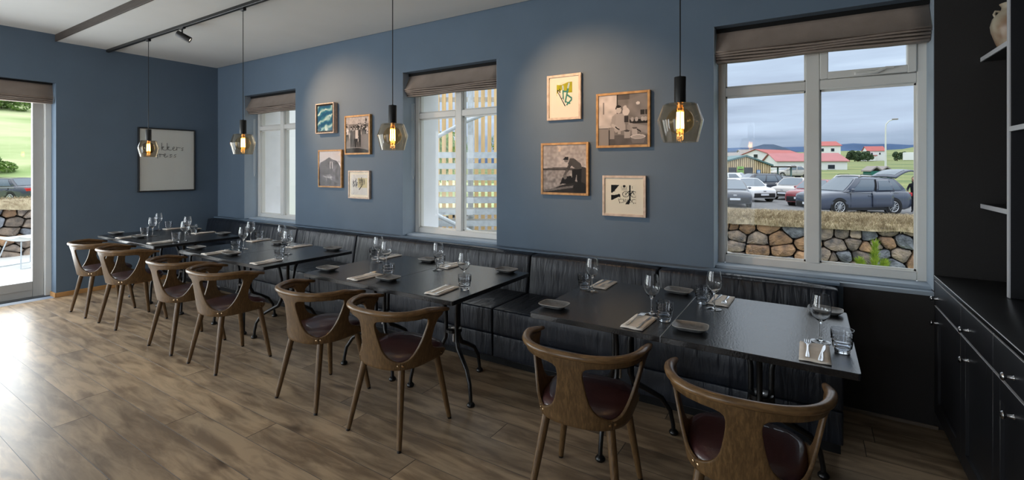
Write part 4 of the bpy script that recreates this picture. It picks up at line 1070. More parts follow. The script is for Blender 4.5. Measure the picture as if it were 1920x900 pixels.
def smooth01(t): t = max(0, min(1, t)); return t*t*(3-2*t)
def ground_z(x, y):
    if y < 45: z = -0.6
    elif y < 400:
        K = [(45, -0.6), (60, 0.3), (76, 1.05), (110, 2.4), (182, 3.9), (250, 8.0), (330, 10.5), (400, 9.5)]
        for (a, za), (b, zb) in zip(K, K[1:]):
            if a <= y <= b: z = za+(zb-za)*(y-a)/(b-a); break
    else: z = 9.5-(y-400)*0.02
    if y > 60: z += 0.05*(y-60)/10*noise.noise(Vector((x*0.02, y*0.02, 3)))
    z += smooth01((x-40)/60)*smooth01((y-110)/110)*11
    return z
a = MB()
gx = [-80, -45, -25, -12, -5, 0, 5, 10, 15, 20, 28, 38, 50, 65, 85, 110, 150, 220, 320]; gy = [2.5, 7.3, 12, 20, 30, 38, 45, 52, 60, 68, 76, 90, 110, 140, 182, 210, 250, 290, 330, 400, 700]
nx = len(gx)-1; ny = len(gy)-1
a.grid(lambda u, v: (gx[round(u*nx)], gy[round(v*ny)], ground_z(gx[round(u*nx)], gy[round(v*ny)])), nx, ny)
o = a.build('ground', M_field, smooth=180); struct(o)
struct(MB().box(-28, 32, 7.55, 44, -0.62, -0.585).build('parking_lot', M_gravel))
struct(MB().box(-5.2, 14, T+0.001, 7.0, -0.95, -0.75).build('path', M_gravel))
struct(MB().box(-5.6, -0.601, -9, 3.4, -0.4, -0.06).build('terrace_ground', M_deck))
def hill_z(x, y):
    d = -x-36
    z = -0.45 if d < 0 else -0.45+0.30*d-0.0004*d*d
    return z+1.2*smooth01(d/30)*noise.noise(Vector((x*0.05, y*0.05, 1)))
a = MB(); a.grid(lambda u, v: (-5.3-150*u**1.4, -60+110*v, hill_z(-5.3-150*u**1.4, -60+110*v)), 26, 26)
struct(a.build('hill_1', M_hill, smooth=180))
def ridge(name, m, x0, x1, y, prof, dy):
    b = MB(); n = 60
    def f(u, v):
        x = x0+(x1-x0)*u; h = prof(x)
        return (x, y-dy*(1-v)*2+dy, -40+(h+40)*[0.0, 0.55, 0.9, 1.0][round(v*3)])
    b.grid(f, n, 3); struct(b.build(name, m, smooth=180))
ridge('mountain_1', M_mtn, -3000, 3800, 4200, lambda x: 175+28*noise.noise(Vector((x*0.0016, 1, 0)))+14*noise.noise(Vector((x*0.006, 2, 0)))+55*smooth01((x-700)/1200), 400)
ridge('mountain_2', M_mtn2, -1400, 900, 2200, lambda x: 58+38*math.exp(-((x+150)/95)**2)+18*math.exp(-((x+330)/220)**2)+6*noise.noise(Vector((x*0.01, 5, 0)))-60*smooth01((x-150)/260), 200)

# ---- dry stone walls: every stone a piece of its own
def voronoi_cells(W, H, n, seed, relax=2, asp=1.0):
    r = random.Random(seed)
    P = [(r.uniform(0, W), r.uniform(0, H)) for _ in range(n)]
    def cell(i):
        px, py = P[i]; poly_ = [(0, 0), (W, 0), (W, H), (0, H)]
        near = sorted(range(n), key=lambda j: ((P[j][0]-px)*asp)**2+(P[j][1]-py)**2)[1:26]
        for j in near:
            qx, qy = P[j]; mx, my = (px+qx)/2, (py+qy)/2; nx_, ny_ = (qx-px)*asp*asp, qy-py
            out = []
            for k in range(len(poly_)):
                a_, b_ = poly_[k], poly_[(k+1) % len(poly_)]
                da = (a_[0]-mx)*nx_+(a_[1]-my)*ny_; db = (b_[0]-mx)*nx_+(b_[1]-my)*ny_
                if da <= 0: out.append(a_)
                if da*db < 0:
                    t = da/(da-db); out.append((a_[0]+(b_[0]-a_[0])*t, a_[1]+(b_[1]-a_[1])*t))
            poly_ = out
            if len(poly_) < 3: break
        return poly_
    for _ in range(relax):
        P = [(sum(p[0] for p in c)/len(c), sum(p[1] for p in c)/len(c)) if len(c) > 2 else P[i] for i, c in enumerate([cell(i) for i in range(n)])]
    return [(P[i], cell(i)) for i in range(n)]
def stone_wall(name, origin, rz, W, H, n, seed, label):
    w = root(name, origin, rz); rs_ = random.Random(seed+1)
    MB().box(0, W, 0.10, 0.55, -0.3, H-0.03).build('core', M_earth, w)
    for (cx, cy), c in voronoi_cells(W, H, n, seed, 1, 0.8):
        if len(c) < 3: continue
        # split corners so that the outline is rounded, then shrink for the joint
        pts = []
        for k in range(len(c)):
            a_, b_ = Vector(c[k]), Vector(c[(k+1) % len(c)])
            L_ = (b_-a_).length
            if L_ < 0.05: pts.append((a_+b_)/2); continue
            pts += [a_+(b_-a_)*0.16, a_+(b_-a_)*0.5, a_+(b_-a_)*0.84]
        ctr = Vector((cx, cy)); rad = max((p-ctr).length for p in pts)
        sh1 = max(0.5, 1-0.012/rad); k = len(pts); d = rs_.uniform(0.05, 0.10); m = MB(); V = []
        for f_, dep in ((sh1, 0.16), (sh1, 0.02), (sh1*0.955, -d*0.72), (sh1*0.72, -d)):
            for p in pts:
                q = ctr+(p-ctr)*f_
                jt = 0.012*noise.noise(Vector((q.x*9, q.y*9, seed)))
                V.append((q.x-cx, dep+jt+(rs_.uniform(-.012, .012) if dep < 0 else 0), q.y-cy))
        V.append((0, -d-0.008, 0))
        F = []
        for i in range(3):
            for j in range(k): F.append((i*k+j, i*k+(j+1) % k, (i+1)*k+(j+1) % k, (i+1)*k+j))
        for j in range(k): F.append((3*k+j, 3*k+(j+1) % k, 4*k))
        m.add(V, F)
        m.build('stone', rs_.choice([M_stone, M_stone, M_stone2, M_stone3]), w, loc=(cx, 0.0, cy), smooth=38)
    tag(w, label, 'stone wall')
    return w
def grass_strip(parent, x0, x1, y0, y1, zf, n, h, m, seed, name='dry_grass'):
    r = random.Random(seed); V = []; F = []
    for k in range(n):
        x, y = r.uniform(x0, x1), r.uniform(y0, y1); z = zf(x, y); a_ = r.uniform(0, 2*PI); hh = h*r.uniform(0.45, 1.25); le = r.uniform(0.3, 1.5)*hh; la = r.uniform(0, 2*PI); w_ = 0.0035
        if y < y0+0.10: la = -PI/2+r.uniform(-1, 1)
        dx, dy = math.cos(a_)*w_, math.sin(a_)*w_
        i = len(V)
        V += [(x-dx, y-dy, z), (x+dx, y+dy, z), (x+math.cos(la)*le*.45+dx*.7, y+math.sin(la)*le*.45+dy*.7, z+hh*.7), (x+math.cos(la)*le, y+math.sin(la)*le, z+hh*(.85 if le < hh else .3))]
        V[-2:] = [(x+math.cos(la)*le*.45+dx*.7, y+math.sin(la)*le*.45+dy*.7, z+hh*.7), (x+math.cos(la)*le*.45-dx*.7, y+math.sin(la)*le*.45-dy*.7, z+hh*.7), (x+math.cos(la)*le, y+math.sin(la)*le, z+hh*(.85 if le < hh else .4))]
        F += [(i, i+1, i+2, i+3), (i+3, i+2, i+4)]
    me = bpy.data.meshes.new(name); me.from_pydata(V, [], F); me.materials.append(m)
    o = bpy.data.objects.new(name, me); COL.objects.link(o); o['kind'] = 'stuff'
    if parent: o.parent = parent
    return o
sw = stone_wall('stone_wall', (2.5, 6.6, -0.75), math.radians(3.0), 9.5, 1.28, 250, 4, 'dry stone wall topped with dead grass outside the wide window')
def turf(u, v, W):
    x = W*u; y = [-0.13, -0.10, -0.02, 0.15, 0.45, 0.75, 0.95][round(v*6)]; z = 1.22+[-0.02, 0.05, 0.10, 0.135, 0.15, 0.12, 0.0][round(v*6)]
    return (x, y+0.03*noise.noise(Vector((x*3, v*2, 0))), z+0.035*noise.noise(Vector((x*2.2, v*3, 4))))
b = MB(); b.grid(lambda u, v: turf(u, v, 9.5), 60, 6); b.build('turf_cap', M_dry, sw, smooth=180)
def turf_z(x, y):
    for (a_, za), (b_, zb) in zip(((-.13, 1.20), (-.02, 1.32), (.15, 1.355), (.45, 1.37), (.75, 1.34)), ((-.02, 1.32), (.15, 1.355), (.45, 1.37), (.75, 1.34), (.95, 1.22))):
        if a_ <= y <= b_: return za+(zb-za)*(y-a_)/(b_-a_)-0.02
    return 1.3
grass_strip(sw, 0.5, 8.9, -0.13, 0.8, turf_z, 34000, 0.15, M_dry, 3)
sw2 = stone_wall('stone_wall', (-4.75, -3.6, -0.25), PI/2, 5.2, 1.12, 130, 9, 'dry stone wall seen through the glazed door beyond the terrace')
b = MB(); b.grid(lambda u, v: turf(u, v, 5.2)[:2]+(turf(u, v, 5.2)[2]-0.14,), 36, 6); b.build('turf_cap', M_dry, sw2, smooth=180)
grass_strip(sw2, 0.1, 5.1, -0.13, 0.8, lambda x, y: turf_z(x, y)-0.14, 2500, 0.09, M_dry, 8)
def boulder(loc, r, sq, seed, m, label):
    bm = bmesh.new(); bmesh.ops.create_icosphere(bm, subdivisions=3, radius=r)
    for v in bm.verts:
        n_ = noise.noise(v.co*(1.6/r)+Vector((seed, 0, 0)))*0.22+noise.noise(v.co*(5/r)+Vector((seed, 3, 0)))*0.06
        v.co *= 1+n_; v.co.x *= sq[0]; v.co.y *= sq[1]; v.co.z *= sq[2]
    o = MB().bm(bm).build('boulder', m, loc=loc, smooth=180); tag(o, label, 'boulder')
M_pale = mat('pale_lichen_stone', (190, 184, 176), 0.92, second=(132, 128, 124), scale=6, detail=8, bump=0.5, bscale=20, bdist=0.03)
boulder((6.05, 5.55, -0.42), 0.62, (1.4, 0.9, 0.95), 2, M_pale, 'big pale grey boulder before the stone wall, left of the wide window')
boulder((8.05, 5.85, -0.48), 0.41, (1.1, 0.9, 1.0), 5, M_pale, 'small pale rounded boulder at the foot of the stone wall')
boulder((7.25, 5.95, -0.66), 0.24, (1.3, 0.8, 0.7), 8, M_stone2, 'low brown boulder at the foot of the stone wall')
# small pine in front of the wall
pine = root('young_pine', (8.60, 5.3, -0.80)); pine.scale = (1.3, 1.2, 1.22)
rp = random.Random(2)
stems = [((0, 0, 0), (0.0, 0, 0.98)), ((0, 0, 0.15), (-0.33, 0.05, 0.58)), ((0, 0, 0.2), (0.26, -0.05, 0.62)), ((0, 0, 0.12), (0.46, 0.1, 0.44)), ((0, 0, 0.3), (0.10, 0.1, 0.72)), ((0, 0, .35), (-.15, -.1, .75))]
wd = MB(); nd = MB()
for p, q in stems:
    p, q = Vector(p), Vector(q); wd.tube([p, (p+q)/2+Vector((0, 0, -0.03)), q], [0.012, 0.010, 0.006], 6)
    for k in range(700):
        t = rp.uniform(0.25, 1); c = p+(q-p)*t; d = Vector((rp.uniform(-1, 1), rp.uniform(-1, 1), rp.uniform(0.1, 1.4))).normalized(); ln = 0.17*(1.15-0.5*t)
        e = c+(d*0.75+(q-p).normalized()*0.7).normalized()*ln; s_ = d.cross(Vector((0.3, 0.5, 1))).normalized()*0.007
        i = len(nd.v); nd.v += [tuple(c-s_), tuple(c+s_), tuple(e)]; nd.f.append((i, i+1, i+2))
wd.build('stem', M_bark, pine); o = nd.build('needles', M_needle, pine, fix=False); o['kind'] = 'stuff'
tag(pine, 'bright green young pine before the stone wall', 'pine')

# ---- trees and bushes
def crown(mb, c, r, n, s, seed):
    q = random.Random(seed)
    blobs = [(Vector((q.gauss(0, .45)*r[0], q.gauss(0, .45)*r[1], q.uniform(-.6, .6)*r[2])), q.uniform(.35, .6)) for _ in range(9)]
    for k in range(n):
        bc, br = q.choice(blobs); d = Vector((q.gauss(0, 1), q.gauss(0, 1), q.gauss(0, 1))).normalized()
        p = Vector(c)+bc+Vector((d.x*r[0]*br, d.y*r[1]*br, d.z*r[2]*br)); t = d.cross(Vector((q.random(), q.random(), 1))).normalized()*s*q.uniform(.6, 1.2); u = (t.cross(d)+d*q.uniform(-.5, .5)).normalized()*s
        i = len(mb.v); mb.v += [tuple(p-t), tuple(p-u*.6), tuple(p+t), tuple(p+u*.9)]; mb.f.append((i, i+1, i+2, i+3))
def tree(name, loc, r, trunk, m, seed, label, n=900, s=0.2, group=None):
    t = root(name, loc); b = MB(); b.tube([(0, 0, -0.3), (0.05*trunk, 0, trunk*.5), (0, 0, trunk+r[2]*.5)], [0.09*trunk*.6+.03, 0.06*trunk*.6+.03, 0.03], 7)
    b.build('trunk', M_bark, t, smooth=60); c = MB(); crown(c, (0, 0, trunk+r[2]*.8), r, n, s, seed); c.build('crown', m, t, fix=False); tag(t, label, 'tree' if trunk > .8 else 'bush', group)
sides = [('upper left of the hillside', -84, 13.6), ('middle of the hillside', -62, 9.4), ('top of the hillside', -95, 17.6), ('slope behind the dark saloon', -42, 4.6), ('slope right of the dark saloon', -42.5, 10.2), ('middle right of the hillside', -66, 12.6), ('upper right of the hillside', -80, 16.6)]
for k, (w, x, y) in enumerate(sides):
    tree('birch_bush' if k in (3, 4) else 'birch_tree', (x, y, hill_z(x, y)-0.35), (1.5, 1.9, 0.9) if k in (3, 4) else (1.7, 1.7, 1.5), 0.15 if k in (3, 4) else 0.5, M_leaf, 20+k, 'leafy green shrub on the %s seen through the door' % w, 3200, 0.15, 'shrubs on the hillside')
for k, (x, y, r_, w) in enumerate([(-17.5, 25, 2.7, 'behind the outdoor stair, left'), (-13.5, 33, 2.8, 'behind the outdoor stair, middle'), (-25, 33, 3.2, 'behind the outdoor stair, far left')]):
    tree('willow_tree', (x, y, -0.6), (r_, r_, r_*.8), 1.4, M_leaf, 50+k, 'leafy green tree '+w, 3000, 0.15, 'trees behind the outdoor stair')
for k, (x, y, w) in enumerate([(15.5, 137, 'right of the three storey house'), (17.5, 142, 'second from the three storey house'), (19.6, 150, 'between the two red roofed houses, left'), (21.6, 168, 'against the left side of the far red roofed house'), (29.5, 178, 'right of the far red roofed house'), (32.5, 188, 'behind the small white hut'), (36.5, 184, 'right of the small white hut')]):
    tree('spruce_tree', (x, y, ground_z(x, y)-0.3), (1.1, 1.0, 1.2), 0.9, M_darkleaf, 70+k, 'dark bushy tree '+w, 1100, 0.2, 'dark trees on the field')

# ---- cars
def car(name, loc, head, kind, pm, label, plate=True, openings=False):
    """kind: length, width, height, wheelbase, wheel radius, hood end, belt height, roof start, roof end, tail"""
    Lc, W, H, wb, wr, hood, belt, rs0, rs1, nose_z = kind
    c = root(name, loc, head)           # +x is the front of the car
    xf, xr = Lc/2, -Lc/2; w = W/2; zb = 0.22
    # lower body, lofted along its length
    xcw = xf-hood                        # foot of the windscreen
    st = [(xf, .30, nose_z-.10, .80), (xf-.05, .24, nose_z, .90), (xf-.25, zb, nose_z+.06, .97), (xf-.55, zb, nose_z+.10, 1.0), (xcw, zb, belt, 1.0), (0, zb, belt+.02, 1.0), (xr+.9, zb, belt+.05, 1.0), (xr+.35, zb, belt+.04, .985), (xr+.08, .28, belt-.02, .94), (xr, .36, belt-.14, .86)]
    def sec(x, z0, z1, f):
        h = z1-z0; ww = w*f
        half = [(ww*.88, z0), (ww*.985, z0+.10), (ww, z0+h*.35), (ww*.995, z0+h*.62), (ww*.975, z1-.10), (ww*.93, z1-.03), (ww*.80, z1+.005), (ww*.4, z1+.03)]
        return [(x, y, z) for y, z in half]+[(x, 0, z1+.035)]+[(x, -y, z) for y, z in reversed(half)]
    rings = [sec(*s) for s in st]; k = len(rings[0]); b = MB(); V = [p for r_ in rings for p in r_]; F = []
    for i in range(len(rings)-1):
        for j in range(k): F.append((i*k+j, i*k+(j+1) % k, (i+1)*k+(j+1) % k, (i+1)*k+j))
    F += [tuple(range(k)), tuple((len(rings)-1)*k+j for j in range(k-1, -1, -1))]
    b.add(V, F)
    # cabin
    q = [(xcw+.02, .93, belt), (rs0, .72, H), (rs1, .70, H-.03), (kind_tail := xr+(.28 if H > 1.6 or kind is HATCH else .75), .88, belt+.03)]
    def side(u, v, s, off=0.0):
        xb = q[0][0]+(q[3][0]-q[0][0])*u; xt = q[1][0]+(q[2][0]-q[1][0])*u; yb = w*(q[0][1]+(q[3][1]-q[0][1])*u); yt = w*(q[1][1]+(q[2][1]-q[1][1])*u); zb_ = q[0][2]+(q[3][2]-q[0][2])*u; zt = q[1][2]+(q[2][2]-q[1][2])*u
        bul = .05*math.sin(PI*v)+off
        return (xb+(xt-xb)*v, s*(yb+(yt-yb)*v+bul), zb_+(zt-zb_)*v)
    for s in (-1, 1): b.grid(lambda u, v: side(u, v*.999, s), 8, 5)
    def roof(u, v):
        p = side(u, 1.0, 1); y = p[1]*(1-2*v); return (p[0], y, p[2]+.045*(1-(1-2*v)**2)*(1-abs(2*u-1)**3*.5))
    b.grid(roof, 8, 6)
    def front(u, v, off=0.0):
        a_ = side(0, v, 1); y = a_[1]*(1-2*u); return (a_[0]+.07*(1-(1-2*u)**2)*(1-v*.6)+off, y, a_[2]+.04*v*(1-(1-2*u)**2)+off*.6)
    def rear(u, v, off=0.0):
        a_ = side(1, v, 1); y = a_[1]*(1-2*u); return (a_[0]-.06*(1-(1-2*u)**2)-off, y, a_[2]+.04*v*(1-(1-2*u)**2))
    b.grid(front, 6, 4); b.grid(rear, 6, 4)
    b.build('body', pm, c, smooth=55)
    MB().grid(lambda u, v: front(.05+.9*u, .07+.86*v, .014), 6, 4).build('windscreen', M_carglass, c, smooth=60)
    MB().grid(lambda u, v: rear(.08+.84*u, .15+.75*v, .014), 6, 4).build('rear_window', M_carglass, c, smooth=60)
    for s in (-1, 1):
        for u0, u1 in ((.10, .46), (.50, .78), (.81, .93)) if H > 1.6 else ((.12, .50), (.54, .90)):
            MB().grid(lambda u, v: side(u0+(u1-u0)*u+(.0 if u0 > .2 else .05*v*(1-u)), .10+.78*v, s, .012), 5, 3).build('side_window', M_carglass, c, smooth=60)
        MB().ball((xcw-.30, s*(w*.99+.06), belt+.10), .1, 10, sq=(.7, 1.0, .65)).build('mirror', pm, c, smooth=60)
        MB().box(xr+.75, xcw-.1, s*w*.985-.012, s*w*.985+.012, belt-.045, belt-.03).build('window_trim', M_rim, c)
        for hx in (xcw-1.22, xcw-2.05): MB().box(hx-.11, hx+.11, s*w*.998-.012, s*w*.998+.02, belt-.2, belt-.165, .008).build('door_handle', pm, c)
        for xx_ in (xcw-.25, xcw-1.33, xcw-2.25): MB().box(xx_-.006, xx_+.006, s*w*.99-.02, s*w*.99+.008, zb+.13, belt-.05).build('door_gap', M_trim, c)
        MB().box(xr+.75, xf-.85, s*w*.97-.02, s*w*.97+.022, zb-.02, zb+.11, .01).build('sill_cladding', M_trim, c)
        MB().box(xf-.44, xf-.06, s*w*.60-.22, s*w*.60+.19, nose_z-.14, nose_z-.01, .035, 2, Matrix.Translation((0, 0, 0))).build('headlight', M_headlamp, c, smooth=40)
        MB().box(xr-.01, xr+.25, s*w*.74-.15, s*w*.74+.16, belt-.22, belt-.04, .03, 2).build('tail_light', M_tail, c, smooth=40)
        for wx in (wb/2+.05, -wb/2+.05):
            ar = MB(); R_ = Matrix.Translation((wx, s*(w-.10), wr)) @ Matrix.Rotation(-s*PI/2, 4, 'X')
            ar.lathe([(0.0001, .098), (wr+.07, .098), (wr+.075, .06), (wr+.06, 0), (wr*.9, 0)], 26, R_); ar.build('wheel_arch', M_trim, c, smooth=40)
            wh = MB(); R2 = Matrix.Translation((wx, s*(w-.12), wr)) @ Matrix.Rotation(-s*PI/2, 4, 'X')
            wh.lathe([(wr*.66, .13), (wr*.93, .138), (wr, .115), (wr, -.08), (wr*.6, -.08)], 26, R2); t_ = wh.build('wheel', M_tyre, c, smooth=40)
            rm = MB(); rm.lathe([(wr*.60, .125), (wr*.66, .142), (wr*.69, .135), (wr*.66, .10), (wr*.58, .04), (.0001, .04)], 26, R2)
            rm.build('rim_well', M_trim, t_, smooth=40)
            rm = MB(); rm.lathe([(wr*.61, .128), (wr*.665, .145), (wr*.70, .136)], 26, R2); rm.lathe([(.0001, .135), (.06, .13), (.065, .1)], 12, R2)
            for a_ in range(10):
                w0 = 2*PI*a_/10; rm.tube([(.04*math.cos(w0), .04*math.sin(w0), .125), (wr*.64*math.cos(w0), wr*.64*math.sin(w0), .132)], [.022, .014], 6, M=R2)
            rm.build('rim', M_rim, t_, smooth=40)
    MB().box(xf-.12, xf+.012, -w*.80, w*.80, .28, .58, .04, 2).build('lower_grille', M_trim, c, smooth=40)
    MB().box(xf-.12, xf-.008, -w*.62, w*.62, nose_z-.21, nose_z-.10, .02, 2).build('upper_grille', M_trim, c, smooth=40)
    MB().box(xf-.02, xf+.016, -.09, .09, nose_z-.145, nose_z-.06, .02, 2).build('badge', M_rim, c, smooth=40)
    if plate: MB().box(xf-.02, xf+.022, -.26, .26, .42, .53, .004).build('number_plate', M_plate_w, c)
    MB().box(xr-.022, xr+.02, -.26, .26, .62, .73, .004).build('number_plate', M_plate_w, c)
    if H > 1.6:
        for s in (-1, 1): MB().tube([side(.08, 1.0, s, -.02)[:2]+(H+.02,), side(.2, 1.0, s, -.02)[:2]+(H+.07,), side(.85, 1, s, -.02)[:2]+(H+.05,), side(.97, 1, s, -.02)[:2]+(H-.01,)], .018, 6).build('roof_rail', M_trim, c, smooth=60)
    if openings:
        # raised tailgate and a side door standing ajar
        g = MB(); T0 = Vector(side(1, 1, 0.0001)); hx, hz = q[2][0], H
        def tg(u, v):
            L_ = 1.15*v; zz = hz+.03+.34*math.sin(v*2.0)+.0*u; return (hx-.02-L_*.92, (w*.76)*(1-2*u), zz+.05*(1-(1-2*u)**2))
        g.grid(tg, 6, 8); o = g.build('tailgate', pm, c, smooth=60); md = o.modifiers.new('thickness', 'SOLIDIFY'); md.thickness = .07
        g = MB(); g.grid(lambda u, v: (lambda p: (p[0], p[1], p[2]+.012))(tg(.12+.76*u, .12+.5*v)), 6, 6); g.build('tailgate_window', M_carglass, o, smooth=60)
        MB().grid(lambda u, v: side(.475+.035*u, .08+.84*v, 1, .016), 2, 4).build('open_door_gap', M_gap, c)
        d = MB(); s = 1
        d.grid(lambda u, v: side(.50+.30*u, -.0+.95*v, s, .05), 6, 4); d.grid(lambda u, v: (xcw-1.30-1.02*u, s*(w*(1.0-.06*(v > .99))+.055), zb+.14+(belt-zb-.13)*v), 6, 4)
        o = d.build('open_door', pm, c, smooth=50); md = o.modifiers.new('thickness', 'SOLIDIFY'); md.thickness = .03
        MB().grid(lambda u, v: side(.525+.24*u, .10+.74*v, s, .075), 4, 3).build('door_window', M_carglass, o, smooth=60)
    tag(c, label, 'car', 'parked cars')
    return c
SUV = (4.6, 1.85, 1.68, 2.66, .36, 1.22, 1.05, .38, -1.55, .92)
HATCH = (4.3, 1.78, 1.46, 2.6, .32, 1.05, .95, .42, -1.35, .80)
SEDAN = (4.6, 1.80, 1.45, 2.7, .32, 1.20, .93, .25, -.95, .78)
LOT = -0.585
hd = math.radians(-143)
car('parked_car', (9.42, 24.15, LOT), hd, SUV, M_suv, 'blue grey estate car with tailgate and side door open', openings=True)
car('parked_car', (3.72, 26.4, LOT), math.radians(-75), SEDAN, M_dcar, 'dark blue car at the left frame edge of the wide window, front plate showing')
car('parked_car', (4.0, 31.4, LOT), math.radians(-52), HATCH, M_wcar, 'white hatchback facing the stone wall')
car('parked_car', (5.53, 41.5, LOT), math.radians(-118), SEDAN, M_kcar, 'black saloon behind the white hatchback')
car('parked_car', (6.9, 34.6, LOT), math.radians(-112), HATCH, M_scar, 'silver hatchback with black grille, half hidden by the window mullion')
car('parked_car', (8.2, 28.8, LOT), math.radians(-118), HATCH, M_rcar, 'red car squeezed between the silver hatchback and the blue grey estate')
car('parked_car', (4.1, 37.0, LOT), math.radians(-150), SUV, M_dcar, 'dark off road car parked before the wooden shed')
car('parked_car', (5.7, 61.0, 0.35), math.radians(-150), SEDAN, M_scar, 'small distant silver car right of the wooden shed', False)
car('parked_car', (9.9, 33.6, LOT), math.radians(-115), SUV, M_scar, 'silver car whose roof shows behind the blue grey estate')
car('parked_car', (1.9, 44.6, LOT), math.radians(-10), SUV, M_wcar, 'white van roof showing before the green shed sign', False)
car('parked_car', (-31.8, 4.0, hill_z(-31.8, 4)), math.radians(205), SEDAN, M_dcar, 'dark blue saloon seen through the glazed door')
car('parked_car', (-36.5, 2.3, hill_z(-36.5, 2.3)), math.radians(200), HATCH, M_wcar, 'white car at the left edge of the glazed door view', False)

# ---- houses
def house(name, loc, rz, Lx, Ly, eave, ridge_, roofm, label, wins=(), over=0.25, wallm=None):
    """gable ends face +-x, windows on the -y side (u along x) and on the gables"""
    h = root(name, loc, rz); wallm = wallm or M_render
    MB().prism([(-Ly/2, 0), (Ly/2, 0), (Ly/2, eave), (0, ridge_), (-Ly/2, eave)], -Lx/2, Lx/2, 'x').build('wall', wallm, h)
    sl = (ridge_-eave)/(Ly/2)
    for s in (-1, 1):
        b = MB(); y1 = s*(Ly/2+over); z1 = eave-over*sl
        V = [(-Lx/2-over, 0, ridge_+.06), (Lx/2+over, 0, ridge_+.06), (Lx/2+over, y1, z1+.06), (-Lx/2-over, y1, z1+.06)]
        b.add(V+[(x, y, z+.09) for x, y, z in V], [(0, 1, 2, 3), (7, 6, 5, 4), (0, 4, 5, 1), (1, 5, 6, 2), (2, 6, 7, 3), (3, 7, 4, 0)]); b.build('roof', roofm, h)
    for face, u, z, w_, hh in wins:
        if face == 'f': a_ = (u-w_/2, u+w_/2, -Ly/2-.05, -Ly/2+.02, z, z+hh); g_ = (u-w_/2+.1, u+w_/2-.1, -Ly/2-.07, -Ly/2, z+.1, z+hh-.1)
        else:
            sx = 1 if face == 'r' else -1; X_ = sx*Lx/2
            a_ = (min(X_-.02*sx, X_+.05*sx), max(X_-.02*sx, X_+.05*sx), u-w_/2, u+w_/2, z, z+hh); g_ = (min(X_, X_+.07*sx), max(X_, X_+.07*sx), u-w_/2+.1, u+w_/2-.1, z+.1, z+hh-.1)
        f = MB().box(*a_).build('window', M_render, h); MB().box(*g_).build('pane', M_glassdark, f)
    tag(h, label, 'house'); return h
g = lambda x, y: ground_z(x, y)
house('white_house', (1.9, 94.3, 1.2), math.radians(66), 11.5, 8.0, 2.05, 3.5, M_red, 'white gabled house with red roof behind the wooden shed', [('l', 0, 2.0, .9, .8), ('l', -2.6, .9, .6, 1.0)])
house('white_house', (6.6, 82.8, 0.75), math.radians(20), 9.4, 7.0, 1.75, 2.95, M_pink, 'long low white house with faded red roof', [('f', 2.6, .55, 1.1, .8), ('f', -2.5, .7, .8, .6), ('r', -1, .2, .9, 1.6), ('r', 1.2, .2, .9, 1.6)])
house('white_house', (10.0, 133, 2.9), math.radians(20), 5.4, 6.0, 3.8, 4.85, M_red, 'tall white three storey house with red roof on the rise', [('f', -1.2, 2.4, .9, .9), ('f', 1.0, 2.4, .9, .9), ('f', -.4, .9, .8, .8)])
fh = house('white_house', (24.6, 187, 3.7), math.radians(12), 4.6, 5.0, 3.2, 4.6, M_red, 'distant white farmhouse with red roof and low wing by the lamp post', [('f', -1.2, 1.9, .7, .8), ('f', .9, 1.9, .6, .8)])
MB().box(-5.2, -1.0, -5.2, -2.5, 0, 1.5).build('low_wing', M_render, fh); MB().box(-5.4, -.6, -5.4, -2.4, 1.5, 1.85).build('wing_roof', M_pink, fh)
tag(MB().box(-1.1, 1.1, -1.1, 1.1, 0, 2.2, .05).build('white_hut', M_render, loc=(31.0, 170, 3.7)), 'small white box hut on the field', 'hut')
d_ = MB().lathe([(2.0, 0), (1.8, .35), (1.2, .75), (.0001, .9)], 20).build('white_tent', M_render, loc=(34.5, 165, 3.6), smooth=60); tag(d_, 'low white dome tent on the field at the right', 'tent')
for k, (x, y, s) in enumerate([(-6.5, 110, 1.0), (-4.5, 118, 1.3), (-2.7, 112, .8)]):
    house('distant_house', (x, y, g(x, y)+.2), math.radians(25*k), 3.2*s, 2.6*s, 1.5*s, 2.2*s, M_roofgrey, ['leftmost tiny white house on the far shore', 'middle tiny white house on the far shore', 'rightmost tiny white house on the far shore'][k], [('f', 0, .5, .8, .7)])
# wooden shed with boards picked out
shed = root('wooden_shed', (2.2, 50.2, -0.6), math.radians(33))
MB().prism([(-2.35, 0), (2.35, 0), (2.35, 2.42), (-.15, 3.32), (-2.35, 2.75)], -.02, 3.0, 'y').build('wall', M_dark_board, shed)
def shed_top(x): return 3.32-(x+.15)*.36 if x > -.15 else 3.32+(x+.15)*.26
rb = random.Random(6); x = -2.33
while x < 2.3:
    wd_ = rb.uniform(.11, .17); MB().box(x, x+wd_, -.07, -.02, 0, shed_top(x+wd_/2)-.04).build('board', M_board, shed); x += wd_+rb.uniform(.05, .08)
for s in (-1, 1):
    xa, xb = (-.15, -2.6) if s < 0 else (-.15, 2.6); za, zb_ = shed_top(xa), shed_top(xb)
    b = MB(); V = [(xa, -.25, za), (xb, -.25, zb_), (xb, 3.2, zb_), (xa, 3.2, za)]; b.add(V+[(p, q_, r_+.16) for p, q_, r_ in V], [(0, 1, 2, 3), (7, 6, 5, 4), (0, 4, 5, 1), (1, 5, 6, 2), (2, 6, 7, 3), (3, 7, 4, 0)]); b.build('roof', M_tealroof, shed)
for x0, x1 in ((-1.92, -1.15), (-.35, .5)):
    f = MB().box(x0, x1, -.12, -.02, 1.4, 2.2).build('window', M_dark_board, shed); MB().box(x0+.06, x1-.06, -.13, -.05, 1.46, 2.14).build('pane', M_glassdark, f)
s_ = MB().box(-1.05, -.42, -.15, -.07, 1.45, 2.3).build('sign', M_green_sign, shed)
